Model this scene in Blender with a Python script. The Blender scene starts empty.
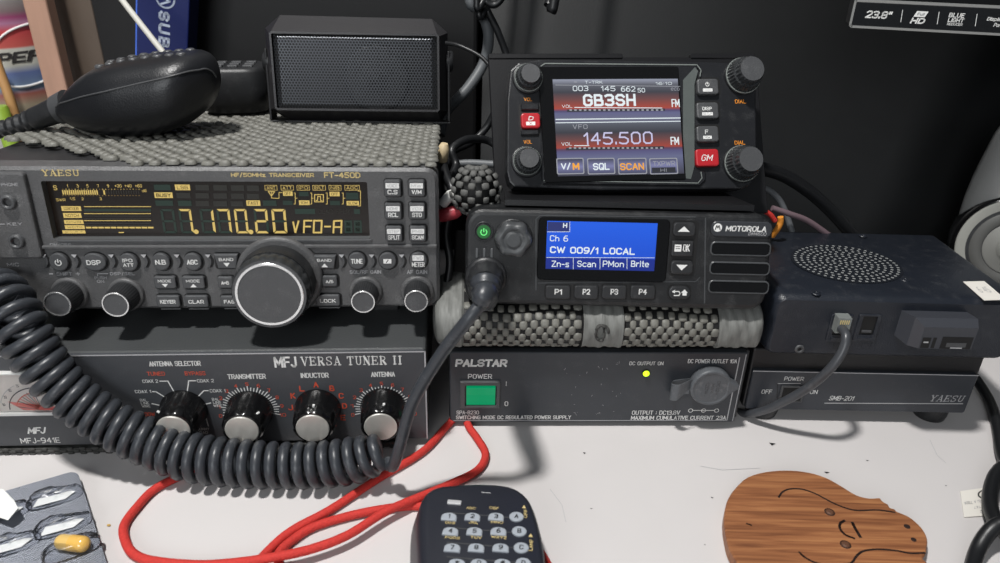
import bpy, bmesh, math, random
from mathutils import Vector, Matrix
random.seed(7)
SC = bpy.context.scene
COL = SC.collection
PI = math.pi
# ------------------------------------------------------------------ camera
FPX = 730.0
PITCH = math.radians(27.0)
ROLL = math.radians(1.5)
CAM = Vector((0.0, -0.316, 0.258))
FWD = Vector((0, math.cos(PITCH), -math.sin(PITCH)))
_u0 = Vector((0, math.sin(PITCH), math.cos(PITCH)))
_r0 = Vector((1, 0, 0))
UP = _u0 * math.cos(ROLL) - _r0 * math.sin(ROLL)
RT = _r0 * math.cos(ROLL) + _u0 * math.sin(ROLL)

def ray(px, py):
    return FWD + RT * ((px - 500.0) / FPX) + UP * ((281.5 - py) / FPX)

def on_z(px, py, z=0.0):          # point of the photo on the horizontal plane at height z
    d = ray(px, py)
    return CAM + d * ((z - CAM.z) / d.z)

def on_y(px, py, y):              # point of the photo on the upright plane at depth y
    d = ray(px, py)
    return CAM + d * ((y - CAM.y) / d.y)

class Frame:
    """local frame of a device: x right along its face, y into it, z up its face"""
    def __init__(s, origin, yaw=0.0, tilt=0.0, lean=0.0):
        s.o = Vector(origin)
        s.eul = (-math.radians(tilt), math.radians(lean), math.radians(yaw))
        s.R = Matrix.Rotation(math.radians(yaw), 3, 'Z') @ Matrix.Rotation(math.radians(lean), 3, 'Y') @ Matrix.Rotation(-math.radians(tilt), 3, 'X')
        s.Ri = s.R.transposed()
    def l(s, px, py, y=0.0):
        c = s.Ri @ (CAM - s.o)
        d = s.Ri @ ray(px, py)
        t = (y - c.y) / d.y
        p = c + d * t
        return (p.x, p.z)
    def lz(s, px, py, z=0.0):
        c = s.Ri @ (CAM - s.o)
        d = s.Ri @ ray(px, py)
        p = c + d * ((z - c.z) / d.z)
        return (p.x, p.y)
    def rect(s, x0, y0, x1, y1, y=0.0):
        ym = (y0 + y1) / 2; xm = (x0 + x1) / 2
        a = s.l(x0, ym, y)[0]; b = s.l(x1, ym, y)[0]
        t = s.l(xm, y0, y)[1]; u = s.l(xm, y1, y)[1]
        return (a, b, u, t)
    def w(s, x, y, z):
        return s.o + s.R @ Vector((x, y, z))
    def world(s, v):
        return s.o + s.R @ Vector(v)
    def inv(s, p):
        return s.Ri @ (Vector(p) - s.o)

# ------------------------------------------------------------------ materials
def lin(c):
    out = []
    for v in c[:3]:
        v = v / 255.0
        out.append(v / 12.92 if v <= 0.04045 else ((v + 0.055) / 1.055) ** 2.4)
    return (out[0], out[1], out[2], 1.0)

def mat(name, rgb, rough=0.5, metal=0.0, spec=0.5, bump=0.0, bscale=900.0, dust=0.0, dscale=500.0,
        dustc=(150, 150, 150), vary=0.0, vscale=40.0, coat=0.0, emit=None, estr=1.0, trans=0.0, alpha=1.0, stretch=None):
    m = bpy.data.materials.new(name); m.use_nodes = True
    nt = m.node_tree; b = nt.nodes['Principled BSDF']
    b.inputs['Base Color'].default_value = lin(rgb)
    b.inputs['Roughness'].default_value = rough
    b.inputs['Metallic'].default_value = metal
    b.inputs['Specular IOR Level'].default_value = spec
    b.inputs['Coat Weight'].default_value = coat
    b.inputs['Transmission Weight'].default_value = trans
    b.inputs['Alpha'].default_value = alpha
    if emit is not None:
        b.inputs['Emission Color'].default_value = lin(emit)
        b.inputs['Emission Strength'].default_value = estr
    tc = None
    def coord():
        nonlocal tc
        if tc is None:
            tc = nt.nodes.new('ShaderNodeTexCoord')
            if stretch:
                mp = nt.nodes.new('ShaderNodeMapping'); mp.inputs['Scale'].default_value = stretch
                nt.links.new(tc.outputs['Object'], mp.inputs['Vector']); tc = mp
                return mp.outputs[0]
            return tc.outputs['Object']
        return tc.outputs[0] if stretch else tc.outputs['Object']
    last = None
    if vary > 0:
        n = nt.nodes.new('ShaderNodeTexNoise'); n.inputs['Scale'].default_value = vscale; n.inputs['Detail'].default_value = 5
        nt.links.new(coord(), n.inputs['Vector'])
        mx = nt.nodes.new('ShaderNodeMix'); mx.data_type = 'RGBA'
        c = lin(rgb)
        mx.inputs['A'].default_value = tuple(v * (1 - vary) for v in c[:3]) + (1,)
        mx.inputs['B'].default_value = tuple(min(1, v * (1 + vary)) for v in c[:3]) + (1,)
        nt.links.new(n.outputs['Fac'], mx.inputs['Factor'])
        last = mx.outputs['Result']
    if dust > 0:
        n = nt.nodes.new('ShaderNodeTexNoise'); n.inputs['Scale'].default_value = dscale; n.inputs['Detail'].default_value = 3
        nt.links.new(coord(), n.inputs['Vector'])
        n2 = nt.nodes.new('ShaderNodeTexNoise'); n2.inputs['Scale'].default_value = 140
        nt.links.new(coord(), n2.inputs['Vector'])
        ml = nt.nodes.new('ShaderNodeMath'); ml.operation = 'MULTIPLY'
        nt.links.new(n.outputs['Fac'], ml.inputs[0]); nt.links.new(n2.outputs['Fac'], ml.inputs[1])
        r = nt.nodes.new('ShaderNodeValToRGB')
        r.color_ramp.elements[0].position = 0.30; r.color_ramp.elements[0].color = (0, 0, 0, 1)
        r.color_ramp.elements[1].position = 0.42; r.color_ramp.elements[1].color = (dust, dust, dust, 1)
        nt.links.new(ml.outputs[0], r.inputs['Fac'])
        mx = nt.nodes.new('ShaderNodeMix'); mx.data_type = 'RGBA'
        mx.inputs['A'].default_value = lin(rgb); mx.inputs['B'].default_value = lin(dustc)
        if last: nt.links.new(last, mx.inputs['A'])
        nt.links.new(r.outputs['Color'], mx.inputs['Factor'])
        last = mx.outputs['Result']
    if last: nt.links.new(last, b.inputs['Base Color'])
    if bump > 0:
        n = nt.nodes.new('ShaderNodeTexNoise'); n.inputs['Scale'].default_value = bscale; n.inputs['Detail'].default_value = 4
        nt.links.new(coord(), n.inputs['Vector'])
        bp = nt.nodes.new('ShaderNodeBump'); bp.inputs['Strength'].default_value = bump; bp.inputs['Distance'].default_value = 0.0005
        nt.links.new(n.outputs['Fac'], bp.inputs['Height']); nt.links.new(bp.outputs['Normal'], b.inputs['Normal'])
    return m

def rampmat(name, axis, a, b_, stops, emit=0.0, rough=0.5, metal=0.0):
    """colour bands printed / shown along one local axis between a and b_"""
    m = bpy.data.materials.new(name); m.use_nodes = True
    nt = m.node_tree; b = nt.nodes['Principled BSDF']
    tc = nt.nodes.new('ShaderNodeTexCoord'); sp = nt.nodes.new('ShaderNodeSeparateXYZ')
    nt.links.new(tc.outputs['Object'], sp.inputs[0])
    mr = nt.nodes.new('ShaderNodeMapRange'); mr.inputs['From Min'].default_value = a; mr.inputs['From Max'].default_value = b_
    nt.links.new(sp.outputs[axis], mr.inputs['Value'])
    r = nt.nodes.new('ShaderNodeValToRGB')
    els = r.color_ramp.elements
    for i, (p, c) in enumerate(stops):
        e = els[i] if i < 2 else els.new(p)
        e.position = p; e.color = lin(c)
    nt.links.new(mr.outputs[0], r.inputs['Fac'])
    if emit > 0:
        b.inputs['Base Color'].default_value = (0.01, 0.01, 0.01, 1)
        nt.links.new(r.outputs['Color'], b.inputs['Emission Color']); b.inputs['Emission Strength'].default_value = emit
    else:
        nt.links.new(r.outputs['Color'], b.inputs['Base Color'])
    b.inputs['Roughness'].default_value = rough; b.inputs['Metallic'].default_value = metal
    return m

# ------------------------------------------------------------------ mesh builder
def rrect(x0, x1, z0, z1, r=0.0, seg=4):
    r = min(r, abs(x1 - x0) / 2 * .999, abs(z1 - z0) / 2 * .999)
    if r <= 0: r = 1e-6
    pts = []
    for cx, cz, a0 in ((x1 - r, z0 + r, -90), (x1 - r, z1 - r, 0), (x0 + r, z1 - r, 90), (x0 + r, z0 + r, 180)):
        for k in range(seg + 1):
            a = math.radians(a0 + 90.0 * k / seg)
            pts.append((cx + r * math.cos(a), cz + r * math.sin(a)))
    return pts

def circle(cx, cz, r, n=24, rz=None, a0=0):
    rz = rz or r
    return [(cx + r * math.cos(2 * PI * k / n + a0), cz + rz * math.sin(2 * PI * k / n + a0)) for k in range(n)]

def inset(pts, d):
    n = len(pts); out = []
    area = sum(pts[i][0] * pts[(i + 1) % n][1] - pts[(i + 1) % n][0] * pts[i][1] for i in range(n))
    sg = 1 if area > 0 else -1
    for i in range(n):
        p0 = Vector(pts[i - 1]); p = Vector(pts[i]); p1 = Vector(pts[(i + 1) % n])
        e0 = (p - p0); e1 = (p1 - p)
        if e0.length < 1e-9: e0 = e1
        if e1.length < 1e-9: e1 = e0
        e0 = e0.normalized(); e1 = e1.normalized()
        nn = Vector((-(e0.y + e1.y), e0.x + e1.x)) * sg
        if nn.length < 1e-9: nn = Vector((-e0.y, e0.x)) * sg
        nn.normalize()
        c = max(0.5, nn.dot(Vector((-e0.y, e0.x)) * sg))
        out.append((p.x + nn.x * d / c, p.y + nn.y * d / c))
    return out

def catmull(pts, sub=8, closed=False):
    P = [Vector(p) for p in pts]; n = len(P); out = []
    rng = n if closed else n - 1
    for i in range(rng):
        if closed:
            p0, p1, p2, p3 = P[(i - 1) % n], P[i], P[(i + 1) % n], P[(i + 2) % n]
        else:
            p1, p2 = P[i], P[i + 1]
            p0 = P[i - 1] if i > 0 else p1 * 2 - p2
            p3 = P[i + 2] if i + 2 < n else p2 * 2 - p1
        for k in range(sub):
            t = k / sub
            out.append(0.5 * ((2 * p1) + (p2 - p0) * t + (2 * p0 - 5 * p1 + 4 * p2 - p3) * t * t + (3 * p1 - p0 - 3 * p2 + p3) * t ** 3))
    if not closed: out.append(P[-1])
    return out

GLY = {
 'A': '0,0 4,12 8,0;1,4 7,4', 'B': '0,0 0,12 5,12 7,11 7,7 5,6 0,6;5,6 8,5 8,1 6,0 0,0', 'C': '8,10 6,12 2,12 0,10 0,2 2,0 6,0 8,2',
 'D': '0,0 0,12 5,12 8,9 8,3 5,0 0,0', 'E': '7,0 0,0 0,12 7,12;0,6 6,6', 'F': '0,0 0,12 7,12;0,6 6,6', 'G': '8,10 6,12 2,12 0,10 0,2 2,0 6,0 8,2 8,6 5,6',
 'H': '0,0 0,12;8,0 8,12;0,6 8,6', 'I': '0,0 0,12', 'J': '6,12 6,2 4,0 2,0 0,2', 'K': '0,0 0,12;7,12 0,5;2,7 8,0', 'L': '0,12 0,0 7,0',
 'M': '0,0 0,12 5,3 10,12 10,0', 'N': '0,0 0,12 8,0 8,12', 'O': '2,0 0,2 0,10 2,12 6,12 8,10 8,2 6,0 2,0', 'P': '0,0 0,12 6,12 8,10 8,7 6,5 0,5',
 'Q': '2,0 0,2 0,10 2,12 6,12 8,10 8,2 6,0 2,0;5,3 8,0', 'R': '0,0 0,12 6,12 8,10 8,7 6,5 0,5;4,5 8,0', 'S': '8,10 6,12 2,12 0,10 0,8 2,6 6,6 8,4 8,2 6,0 2,0 0,2',
 'T': '0,12 8,12;4,12 4,0', 'U': '0,12 0,2 2,0 6,0 8,2 8,12', 'V': '0,12 4,0 8,12', 'W': '0,12 3,0 6,10 9,0 12,12', 'X': '0,0 8,12;0,12 8,0', 'Y': '0,12 4,6 8,12;4,6 4,0', 'Z': '0,12 8,12 0,0 8,0',
 '0': '2,0 0,2 0,10 2,12 6,12 8,10 8,2 6,0 2,0', '1': '0,9 3,12 3,0', '2': '0,10 2,12 6,12 8,10 8,7 0,0 8,0', '3': '0,11 2,12 6,12 8,10 8,8 6,6 3,6;6,6 8,4 8,2 6,0 2,0 0,1',
 '4': '6,0 6,12 0,4 8,4', '5': '8,12 1,12 0,7 5,7 8,5 8,2 6,0 2,0 0,1', '6': '7,12 3,12 0,8 0,2 2,0 6,0 8,2 8,5 6,7 2,7 0,5', '7': '0,12 8,12 3,0',
 '8': '2,6 0,8 0,10 2,12 6,12 8,10 8,8 6,6 2,6 0,4 0,2 2,0 6,0 8,2 8,4 6,6', '9': '1,0 5,0 8,4 8,10 6,12 2,12 0,10 0,7 2,5 6,5 8,7',
 'a': '1,8 5,8 7,6 7,0;7,5 2,5 0,4 0,1 2,0 5,0 7,2', 'c': '7,7 5,8 2,8 0,6 0,2 2,0 5,0 7,1', 'd': '7,12 7,0;7,6 5,8 2,8 0,6 0,2 2,0 5,0 7,2', 'e': '0,4 7,4 7,6 5,8 2,8 0,6 0,2 2,0 6,0', 'h': '0,12 0,0;0,6 2,8 5,8 7,6 7,0',
 'i': '0,0 0,8;0,10 0,12', 'l': '0,12 0,0', 'n': '0,0 0,8;0,6 2,8 5,8 7,6 7,0', 'o': '2,0 0,2 0,6 2,8 5,8 7,6 7,2 5,0 2,0', 'p': '0,-3 0,8;0,6 2,8 5,8 7,6 7,2 5,0 2,0 0,2',
 'r': '0,0 0,8;0,5 3,8 5,8', 's': '6,8 1,8 0,6 1,4 5,4 6,2 5,0 0,0', 't': '2,12 2,1 4,0;0,8 4,8', 'u': '0,8 0,2 2,0 5,0 7,2;7,8 7,0', 'z': '0,8 7,8 0,0 7,0', 'y': '0,8 3,1;7,8 3,0 1,-3',
 '-': '0,5 5,5', '+': '0,6 8,6;4,2 4,10', '=': '0,4 7,4;0,8 7,8', '/': '0,-1 5,13', '.': '0,0 0,1.4', ':': '0,2 0,3;0,8 0,9', '"': '0,9 0,12;3,9 3,12', '*': '0,3 6,9;0,9 6,3;3,2 3,10', '#': '2,0 3,12;6,0 7,12;0,4 8,4;0,8 8,8', ' ': '',
}
_tcache = {}
def text_geo(s, bold=0.0, shear=0.0, space=1.0, asp=None):
    """lettering drawn as strokes, fitted to a unit box of the given width : height"""
    key = (s, round(bold, 3), shear, space, round(asp, 2) if asp else None)
    if key in _tcache: return _tcache[key]
    x = 0.0; strokes = []
    for c in s:
        gl = GLY.get(c, ''); w = 4 if c == ' ' else 0; pl_ = []
        for pl in gl.split(';') if gl else []:
            pts = [tuple(float(v) for v in p.split(',')) for p in pl.split(' ')]
            w = max(w, max(p[0] for p in pts)); pl_.append(pts)
        strokes += [[(x + p[0], p[1]) for p in pts] for pts in pl_]
        x += w + 3.4 * space
    ys = [p[1] for st in strokes for p in st] or [0, 12]; y0, y1 = min(ys), max(ys); W = max(x - 3.4 * space, .5); H = max(y1 - y0, .5)
    nat = (W + 1.5) / (H + 1.5); asp = asp or nat
    sw = min(.095 + bold * 2.7, .24)
    if H < 2: return ([(0, 0), (1, 0), (1, 1), (0, 1)], [(0, 1, 2, 3)], 3.0)
    n = max(1, len(s)); lw = asp / n; sw = min(sw, max(lw * .28, .05)) if len(s) > 1 else min(sw, asp * .4)
    vs = []; fs = []
    for st in strokes:
        P = [Vector((sw / 2 + p[0] / W * (asp - sw), sw / 2 + (p[1] - y0) / H * (1 - sw))) for p in st]
        P = [Vector((p.x + shear * (p.y - .5), p.y)) for p in P]
        for k, (a, b) in enumerate(zip(P[:-1], P[1:])):
            d = b - a
            if d.length < 1e-9: continue
            d.normalize(); nn = Vector((-d.y, d.x)) * (sw / 2)
            ea = d * (sw * .35 if k > 0 else sw * .5); eb = d * (sw * .35 if k < len(P) - 2 else sw * .5)
            i = len(vs)
            for q in (a - ea + nn, a - ea - nn, b + eb - nn, b + eb + nn): vs.append((q.x / asp, q.y))
            fs.append((i, i + 1, i + 2, i + 3))
    g = (vs, fs, nat)
    _tcache[key] = g
    return g

# serif capitals as (polyline, stroke width) in a unit box
K, T_ = 0.2, 0.09
SERIF = {
 'Y': [([(0.12, 1), (0.5, .48)], K), ([(0.88, 1), (0.5, .48)], T_), ([(0.5, .5), (0.5, 0)], K), ([(-.02, .96), (.32, .96)], T_), ([(.68, .96), (1.02, .96)], T_), ([(.28, .04), (.72, .04)], T_)],
 'A': [([(0.5, 1), (0.14, 0)], T_), ([(0.5, 1), (0.86, 0)], K), ([(0.28, .33), (0.72, .33)], T_), ([(0, .04), (.32, .04)], T_), ([(.66, .04), (1.04, .04)], T_)],
 'E': [([(0.22, 1), (0.22, 0)], K), ([(0.02, .95), (0.92, .95)], T_), ([(0.22, .5), (0.7, .5)], T_), ([(0.02, .05), (0.95, .05)], T_), ([(0.9, 1), (.9, .76)], T_), ([(0.93, 0), (.93, .26)], T_), ([(0.69, .36), (.69, .64)], T_)],
 'S': [([(0.84, .72), (.84, .95), (0.5, 0.96), (0.22, .9), (0.16, .74), (0.26, .58), (0.72, .42), (0.86, .26), (0.76, .1), (0.5, .04), (0.16, .05), (.16, .3)], .13)],
 'U': [([(0.2, 1), (0.2, .3), (.3, .08), (0.5, .04), (0.7, .08), (.8, .3), (0.8, 1)], .14), ([(0.02, .96), (.38, .96)], T_), ([(.64, .96), (.98, .96)], T_)],
 'V': [([(0.12, 1), (0.52, 0)], K), ([(0.88, 1), (0.52, 0)], T_), ([(-.04, .96), (.3, .96)], T_), ([(.7, .96), (1.04, .96)], T_)],
 'R': [([(0.22, 1), (0.22, 0)], K), ([(0.02, .95), (0.6, .95), (.8, .86), (.82, .7), (.74, .55), (.55, .5), (0.22, .5)], .12), ([(0.5, .5), (.9, .03)], K), ([(0.02, .04), (.42, .04)], T_), ([(.76, .04), (1.04, .04)], T_)],
 'T': [([(0.5, 1), (0.5, 0)], K), ([(0.04, .95), (0.96, .95)], T_), ([(0.06, 1), (.06, .74)], T_), ([(0.94, 1), (.94, .74)], T_), ([(0.28, .04), (.72, .04)], T_)],
 'N': [([(0.16, 1), (0.16, 0)], T_), ([(0.84, 1), (0.84, 0)], T_), ([(0.14, 1), (0.86, 0)], K), ([(0, .96), (.3, .96)], T_), ([(0, .04), (.32, .04)], T_), ([(.68, .96), (1, .96)], T_)],
 'I': [([(0.5, 1), (0.5, 0)], .22), ([(0.28, .95), (.72, .95)], T_), ([(0.28, .05), (.72, .05)], T_)],
}

class MB:
    def __init__(s):
        s.v = []; s.f = []; s.m = []; s.s = []; s.mats = []
        s.X = None
    def mi(s, m):
        if m not in s.mats: s.mats.append(m)
        return s.mats.index(m)
    def add(s, vs, fs, m, smooth=False):
        b = len(s.v); i = s.mi(m)
        if s.X is not None: vs = [s.X(Vector(v)) for v in vs]
        s.v.extend([tuple(v) for v in vs])
        for f in fs:
            s.f.append(tuple(b + k for k in f)); s.m.append(i); s.s.append(smooth)
    # outline in x,z extruded along y from ya (front) to yb (back)
    def prism(s, pts, ya, yb, m, bev=0.0, mf=None, seg=1, smooth=False, backbev=0.0):
        n = len(pts); layers = []
        if backbev > 0: layers.append((inset(pts, backbev), yb)); layers.append((pts, yb - backbev))
        else: layers.append((pts, yb))
        if bev > 0:
            layers.append((pts, ya + bev))
            for k in range(1, seg + 1):
                a = (PI / 2) * k / seg
                layers.append((inset(pts, bev * (1 - math.cos(a))), ya + bev * (1 - math.sin(a))))
        else: layers.append((pts, ya))
        vs = []; fs = []
        for o, y in layers: vs += [(p[0], y, p[1]) for p in o]
        for L in range(len(layers) - 1):
            for k in range(n):
                k2 = (k + 1) % n
                fs.append((L * n + k, L * n + k2, (L + 1) * n + k2, (L + 1) * n + k))
        fs.append(tuple(range(n))[::-1])
        s.add(vs, fs, m, smooth)
        top = [(p[0], ya, p[1]) for p in layers[-1][0]]
        s.add(top, [tuple(range(n))], mf or m)
    def ring(s, outer, inner, yf, yb, m, bev=0.0, ybi=None, mi_=None):
        n = len(outer); ybi = yb if ybi is None else ybi
        layers = [(outer, yb), (outer, yf + bev)]
        if bev > 0: layers.append((inset(outer, bev), yf))
        layers.append((inner, yf)); 
        vs = []; fs = []
        for o, y in layers: vs += [(p[0], y, p[1]) for p in o]
        for L in range(len(layers) - 1):
            for k in range(n):
                k2 = (k + 1) % n
                fs.append((L * n + k, L * n + k2, (L + 1) * n + k2, (L + 1) * n + k))
        s.add(vs, fs, m)
        vs = [(p[0], yf, p[1]) for p in inner] + [(p[0], ybi, p[1]) for p in inner]
        s.add(vs, [(k, (k + 1) % n, n + (k + 1) % n, n + k) for k in range(n)], mi_ or m)
    def rect(s, x0, x1, z0, z1, y, m):
        s.add([(x0, y, z0), (x1, y, z0), (x1, y, z1), (x0, y, z1)], [(0, 1, 2, 3)], m)
    def poly(s, pts, y, m):
        s.add([(p[0], y, p[1]) for p in pts], [tuple(range(len(pts)))], m)
    def line(s, pts, w, y, m, closed=False):
        P = [Vector(p) for p in pts]
        if closed: P.append(P[0])
        for a, b in zip(P[:-1], P[1:]):
            d = b - a
            if d.length < 1e-9: continue
            d.normalize(); nn = Vector((-d.y, d.x)) * (w / 2); e = d * (w * .3)
            q = [a - e + nn, a - e - nn, b + e - nn, b + e + nn]
            s.add([(p.x, y, p.y) for p in q], [(0, 1, 2, 3)], m)
    def text(s, st, box, y, m, bold=0.012, shear=0.0, rot=0, space=1.0):
        W_, H_ = abs(box[1] - box[0]), abs(box[3] - box[2])
        if rot in (90, -90): W_, H_ = H_, W_
        g, fs, asp = text_geo(st, bold, shear, space, W_ / H_)
        x0, x1, z0, z1 = box
        vs = []
        for u, v in g:
            if rot == 90: u, v = v, 1 - u      # reads downwards
            elif rot == -90: u, v = 1 - v, u
            elif rot == 180: u, v = 1 - u, 1 - v
            vs.append((x0 + (x1 - x0) * u, y, z0 + (z1 - z0) * v))
        s.add(vs, fs, m)
    def serif(s, st, box, y, m, gap=0.16, bw=1.0, shear=0):
        x0, x1, z0, z1 = box
        wd = {'I': .6, ' ': .55}
        tot = sum(wd.get(c, 1.0) for c in st) + gap * (len(st) - 1)
        u = (x1 - x0) / tot; h = z1 - z0; cx = x0
        for c in st:
            w = wd.get(c, 1.0)
            for pl, th in SERIF.get(c, []):
                vert = abs(pl[0][0] - pl[-1][0]) < .5 * abs(pl[0][1] - pl[-1][1]) or len(pl) > 2
                tw = th * (u if vert else h) * bw
                off = (0.5 - .5) if c != 'I' else -.2
                s.line([(cx + (p[0] + off) * u + shear * p[1] * h, z0 + p[1] * h) for p in pl], tw, y, m)
            cx += (w + gap) * u
    def box(s, x0, x1, y0, y1, z0, z1, m, r=0.0, seg=2, smooth=False):
        if r <= 0:
            v = [(x, y, z) for x in (x0, x1) for y in (y0, y1) for z in (z0, z1)]
            s.add(v, [(0, 1, 3, 2), (4, 6, 7, 5), (0, 4, 5, 1), (2, 3, 7, 6), (0, 2, 6, 4), (1, 5, 7, 3)], m); return
        bm = bmesh.new(); bmesh.ops.create_cube(bm, size=1)
        for v in bm.verts:
            v.co = Vector((x0 + (x1 - x0) * (v.co.x + .5), y0 + (y1 - y0) * (v.co.y + .5), z0 + (z1 - z0) * (v.co.z + .5)))
        bmesh.ops.bevel(bm, geom=bm.edges[:], offset=r, segments=seg, profile=0.5, affect='EDGES')
        bm.verts.index_update()
        s.add([v.co.copy() for v in bm.verts], [tuple(v.index for v in f.verts) for f in bm.faces], m, smooth)
        bm.free()
    def lathe(s, c, axis, prof, m, n=32, smooth=True, rf=None, mcap=None):
        """prof: list of (radius, distance along axis); rf(angle, i) -> radius factor"""
        c = Vector(c); a = Vector(axis).normalized()
        t = Vector((1, 0, 0)) if abs(a.x) < .9 else Vector((0, 0, 1))
        e1 = (t - a * t.dot(a)).normalized(); e2 = a.cross(e1)
        vs = []; fs = []
        for i, (r, d) in enumerate(prof):
            for k in range(n):
                an = 2 * PI * k / n; rr = r * (rf(an, i) if rf else 1)
                vs.append(c + a * d + e1 * (rr * math.cos(an)) + e2 * (rr * math.sin(an)))
        for i in range(len(prof) - 1):
            for k in range(n):
                k2 = (k + 1) % n
                fs.append((i * n + k, i * n + k2, (i + 1) * n + k2, (i + 1) * n + k))
        s.add(vs, fs, m, smooth)
        s.add(vs[-n:], [tuple(range(n))], mcap or m)
        s.add(vs[:n], [tuple(range(n))[::-1]], m)
    def tube(s, pts, r, m, n=8, sub=8, smooth=True, caps=True, raw=False, flat=1.0):
        P = [Vector(p) for p in pts] if raw else catmull(pts, sub)
        R = r if callable(r) else (lambda t: r)
        d0 = (P[1] - P[0]).normalized()
        t = Vector((0, 0, 1)) if abs(d0.z) < .9 else Vector((1, 0, 0))
        e1 = (t - d0 * t.dot(d0)).normalized()
        vs = []; fs = []; N = len(P)
        for i, p in enumerate(P):
            d = (P[min(i + 1, N - 1)] - P[max(i - 1, 0)])
            d = d.normalized() if d.length > 1e-9 else d0
            e1 = (e1 - d * e1.dot(d)); e1 = e1.normalized() if e1.length > 1e-6 else d.orthogonal().normalized()
            e2 = d.cross(e1); rr = R(i / (N - 1))
            for k in range(n):
                a = 2 * PI * k / n
                vs.append(p + e1 * (rr * flat * math.cos(a)) + e2 * (rr * math.sin(a)))
        for i in range(N - 1):
            for k in range(n):
                k2 = (k + 1) % n
                fs.append((i * n + k, i * n + k2, (i + 1) * n + k2, (i + 1) * n + k))
        s.add(vs, fs, m, smooth)
        if caps: s.add(vs[:n] + vs[-n:], [tuple(range(n))[::-1], tuple(range(n, 2 * n))], m)
    def loft(s, rings, m, smooth=True, cap=True):
        n = len(rings[0]); vs = [p for r in rings for p in r]; fs = []
        for i in range(len(rings) - 1):
            for k in range(n):
                k2 = (k + 1) % n
                fs.append((i * n + k, i * n + k2, (i + 1) * n + k2, (i + 1) * n + k))
        if cap: fs += [tuple(range(n))[::-1], tuple(range((len(rings) - 1) * n, len(rings) * n))]
        s.add(vs, fs, m, smooth)
    def build(s, name, parent=None, recalc=True):
        me = bpy.data.meshes.new(name); me.from_pydata(s.v, [], s.f); me.update()
        for m in s.mats: me.materials.append(m)
        me.polygons.foreach_set('material_index', s.m); me.polygons.foreach_set('use_smooth', s.s)
        if recalc:
            bm = bmesh.new(); bm.from_mesh(me); bmesh.ops.remove_doubles(bm, verts=bm.verts, dist=1e-7) if False else None
            bmesh.ops.recalc_face_normals(bm, faces=bm.faces); bm.to_mesh(me); bm.free()
        me.update()
        o = bpy.data.objects.new(name, me); COL.objects.link(o)
        if parent is not None: o.parent = parent
        return o

def smoothed(o, ang=35):
    me = o.data
    me.polygons.foreach_set('use_smooth', [True] * len(me.polygons))
    try: me.set_sharp_from_angle(angle=math.radians(ang))
    except Exception: pass
    return o

def tag(o, label, cat, group=None, kind=None):
    if label: o['label'] = label
    if cat: o['category'] = cat
    if group: o['group'] = group
    if kind: o['kind'] = kind
    return o

def thing(name, F, label, cat, group=None):
    o = bpy.data.objects.new(name, None); COL.objects.link(o)
    o.empty_display_size = 0.01
    if isinstance(F, Frame): o.location = F.o; o.rotation_euler = F.eul
    else: o.location = F
    return tag(o, label, cat, group)

def lum(mesh_mats, *a): pass

# ------------------------------------------------------------------ shared materials
M = {}
M['desk'] = mat('desk_laminate', (206, 202, 201), rough=.42, vary=.03, vscale=30, bump=.05, bscale=400)
M['wall'] = mat('wall_dark', (52, 55, 57), rough=.6, bump=.15, bscale=700, vary=.2, vscale=12)
M['case'] = mat('case_black', (26, 26, 28), rough=.5, bump=.2, bscale=900)
M['ftface'] = mat('charcoal_plastic', (80, 80, 81), rough=.42, bump=.5, bscale=1300, dust=.22, dscale=2200, vary=.22, vscale=900)
M['ftcap'] = mat('knob_cap_plastic', (72, 73, 75), rough=.4, bump=.3, bscale=1500, dust=.12, dscale=2200, vary=.12, vscale=1200)
M['key'] = mat('key_plastic', (70, 71, 73), rough=.42, bump=.2, bscale=1500, dust=.12, dscale=2400)
M['rub'] = mat('rubber_black', (34, 35, 37), rough=.45, bump=.15, bscale=900, dust=.06, dscale=2000)
M['gloss'] = mat('gloss_black', (12, 12, 13), rough=.12)
M['knob'] = mat('gloss_knob_black', (14, 14, 15), rough=.18)
M['blk'] = mat('plain_black', (8, 8, 9), rough=.6)
M['chrome'] = mat('bright_ring', (215, 215, 215), rough=.25, metal=.8)
M['silver'] = mat('brushed_aluminium', (222, 218, 210), rough=.33, metal=.6, bump=.1, bscale=600)
M['white'] = mat('ink_white', (228, 228, 226), rough=.6)
M['grey'] = mat('ink_grey', (176, 176, 178), rough=.6)
M['ink'] = mat('ink_dark', (28, 28, 30), rough=.6)
M['gold'] = mat('ink_gold', (212, 190, 130), rough=.5)
M['redi'] = mat('ink_red', (214, 84, 56), rough=.6)
M['oran'] = mat('ink_orange', (226, 140, 40), rough=.6)
M['amber'] = mat('lit_amber', (20, 16, 8), rough=.4, emit=(226, 196, 112), estr=.85)
M['amberd'] = mat('lit_amber_dim', (20, 16, 8), rough=.4, emit=(150, 120, 60), estr=.8)
M['teal'] = mat('unlit_segment_green', (14, 20, 18), rough=.4, emit=(24, 48, 38), estr=.7)
M['dimseg'] = mat('unlit_segment_grey', (18, 18, 16), rough=.4, emit=(34, 33, 28), estr=.7)
M['lcd'] = mat('display_glass_dark', (14, 12, 11), rough=.25, emit=(26, 19, 14), estr=.6)
M['mfj'] = mat('tuner_panel', (66, 68, 72), rough=.42, bump=.15, bscale=1200, dust=.05, dscale=1800)
M['mfjtop'] = mat('tuner_case', (78, 80, 81), rough=.4, bump=.2, bscale=900, vary=.16, vscale=18)
M['pal'] = mat('supply_panel', (52, 55, 60), rough=.4, bump=.12, bscale=900, dust=.05, dscale=1800, vary=.1, vscale=20)
M['smb'] = mat('speaker_navy_plastic', (30, 34, 42), rough=.36, bump=.4, bscale=1500, dust=.08, dscale=2600, vary=.12, vscale=25)
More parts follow.
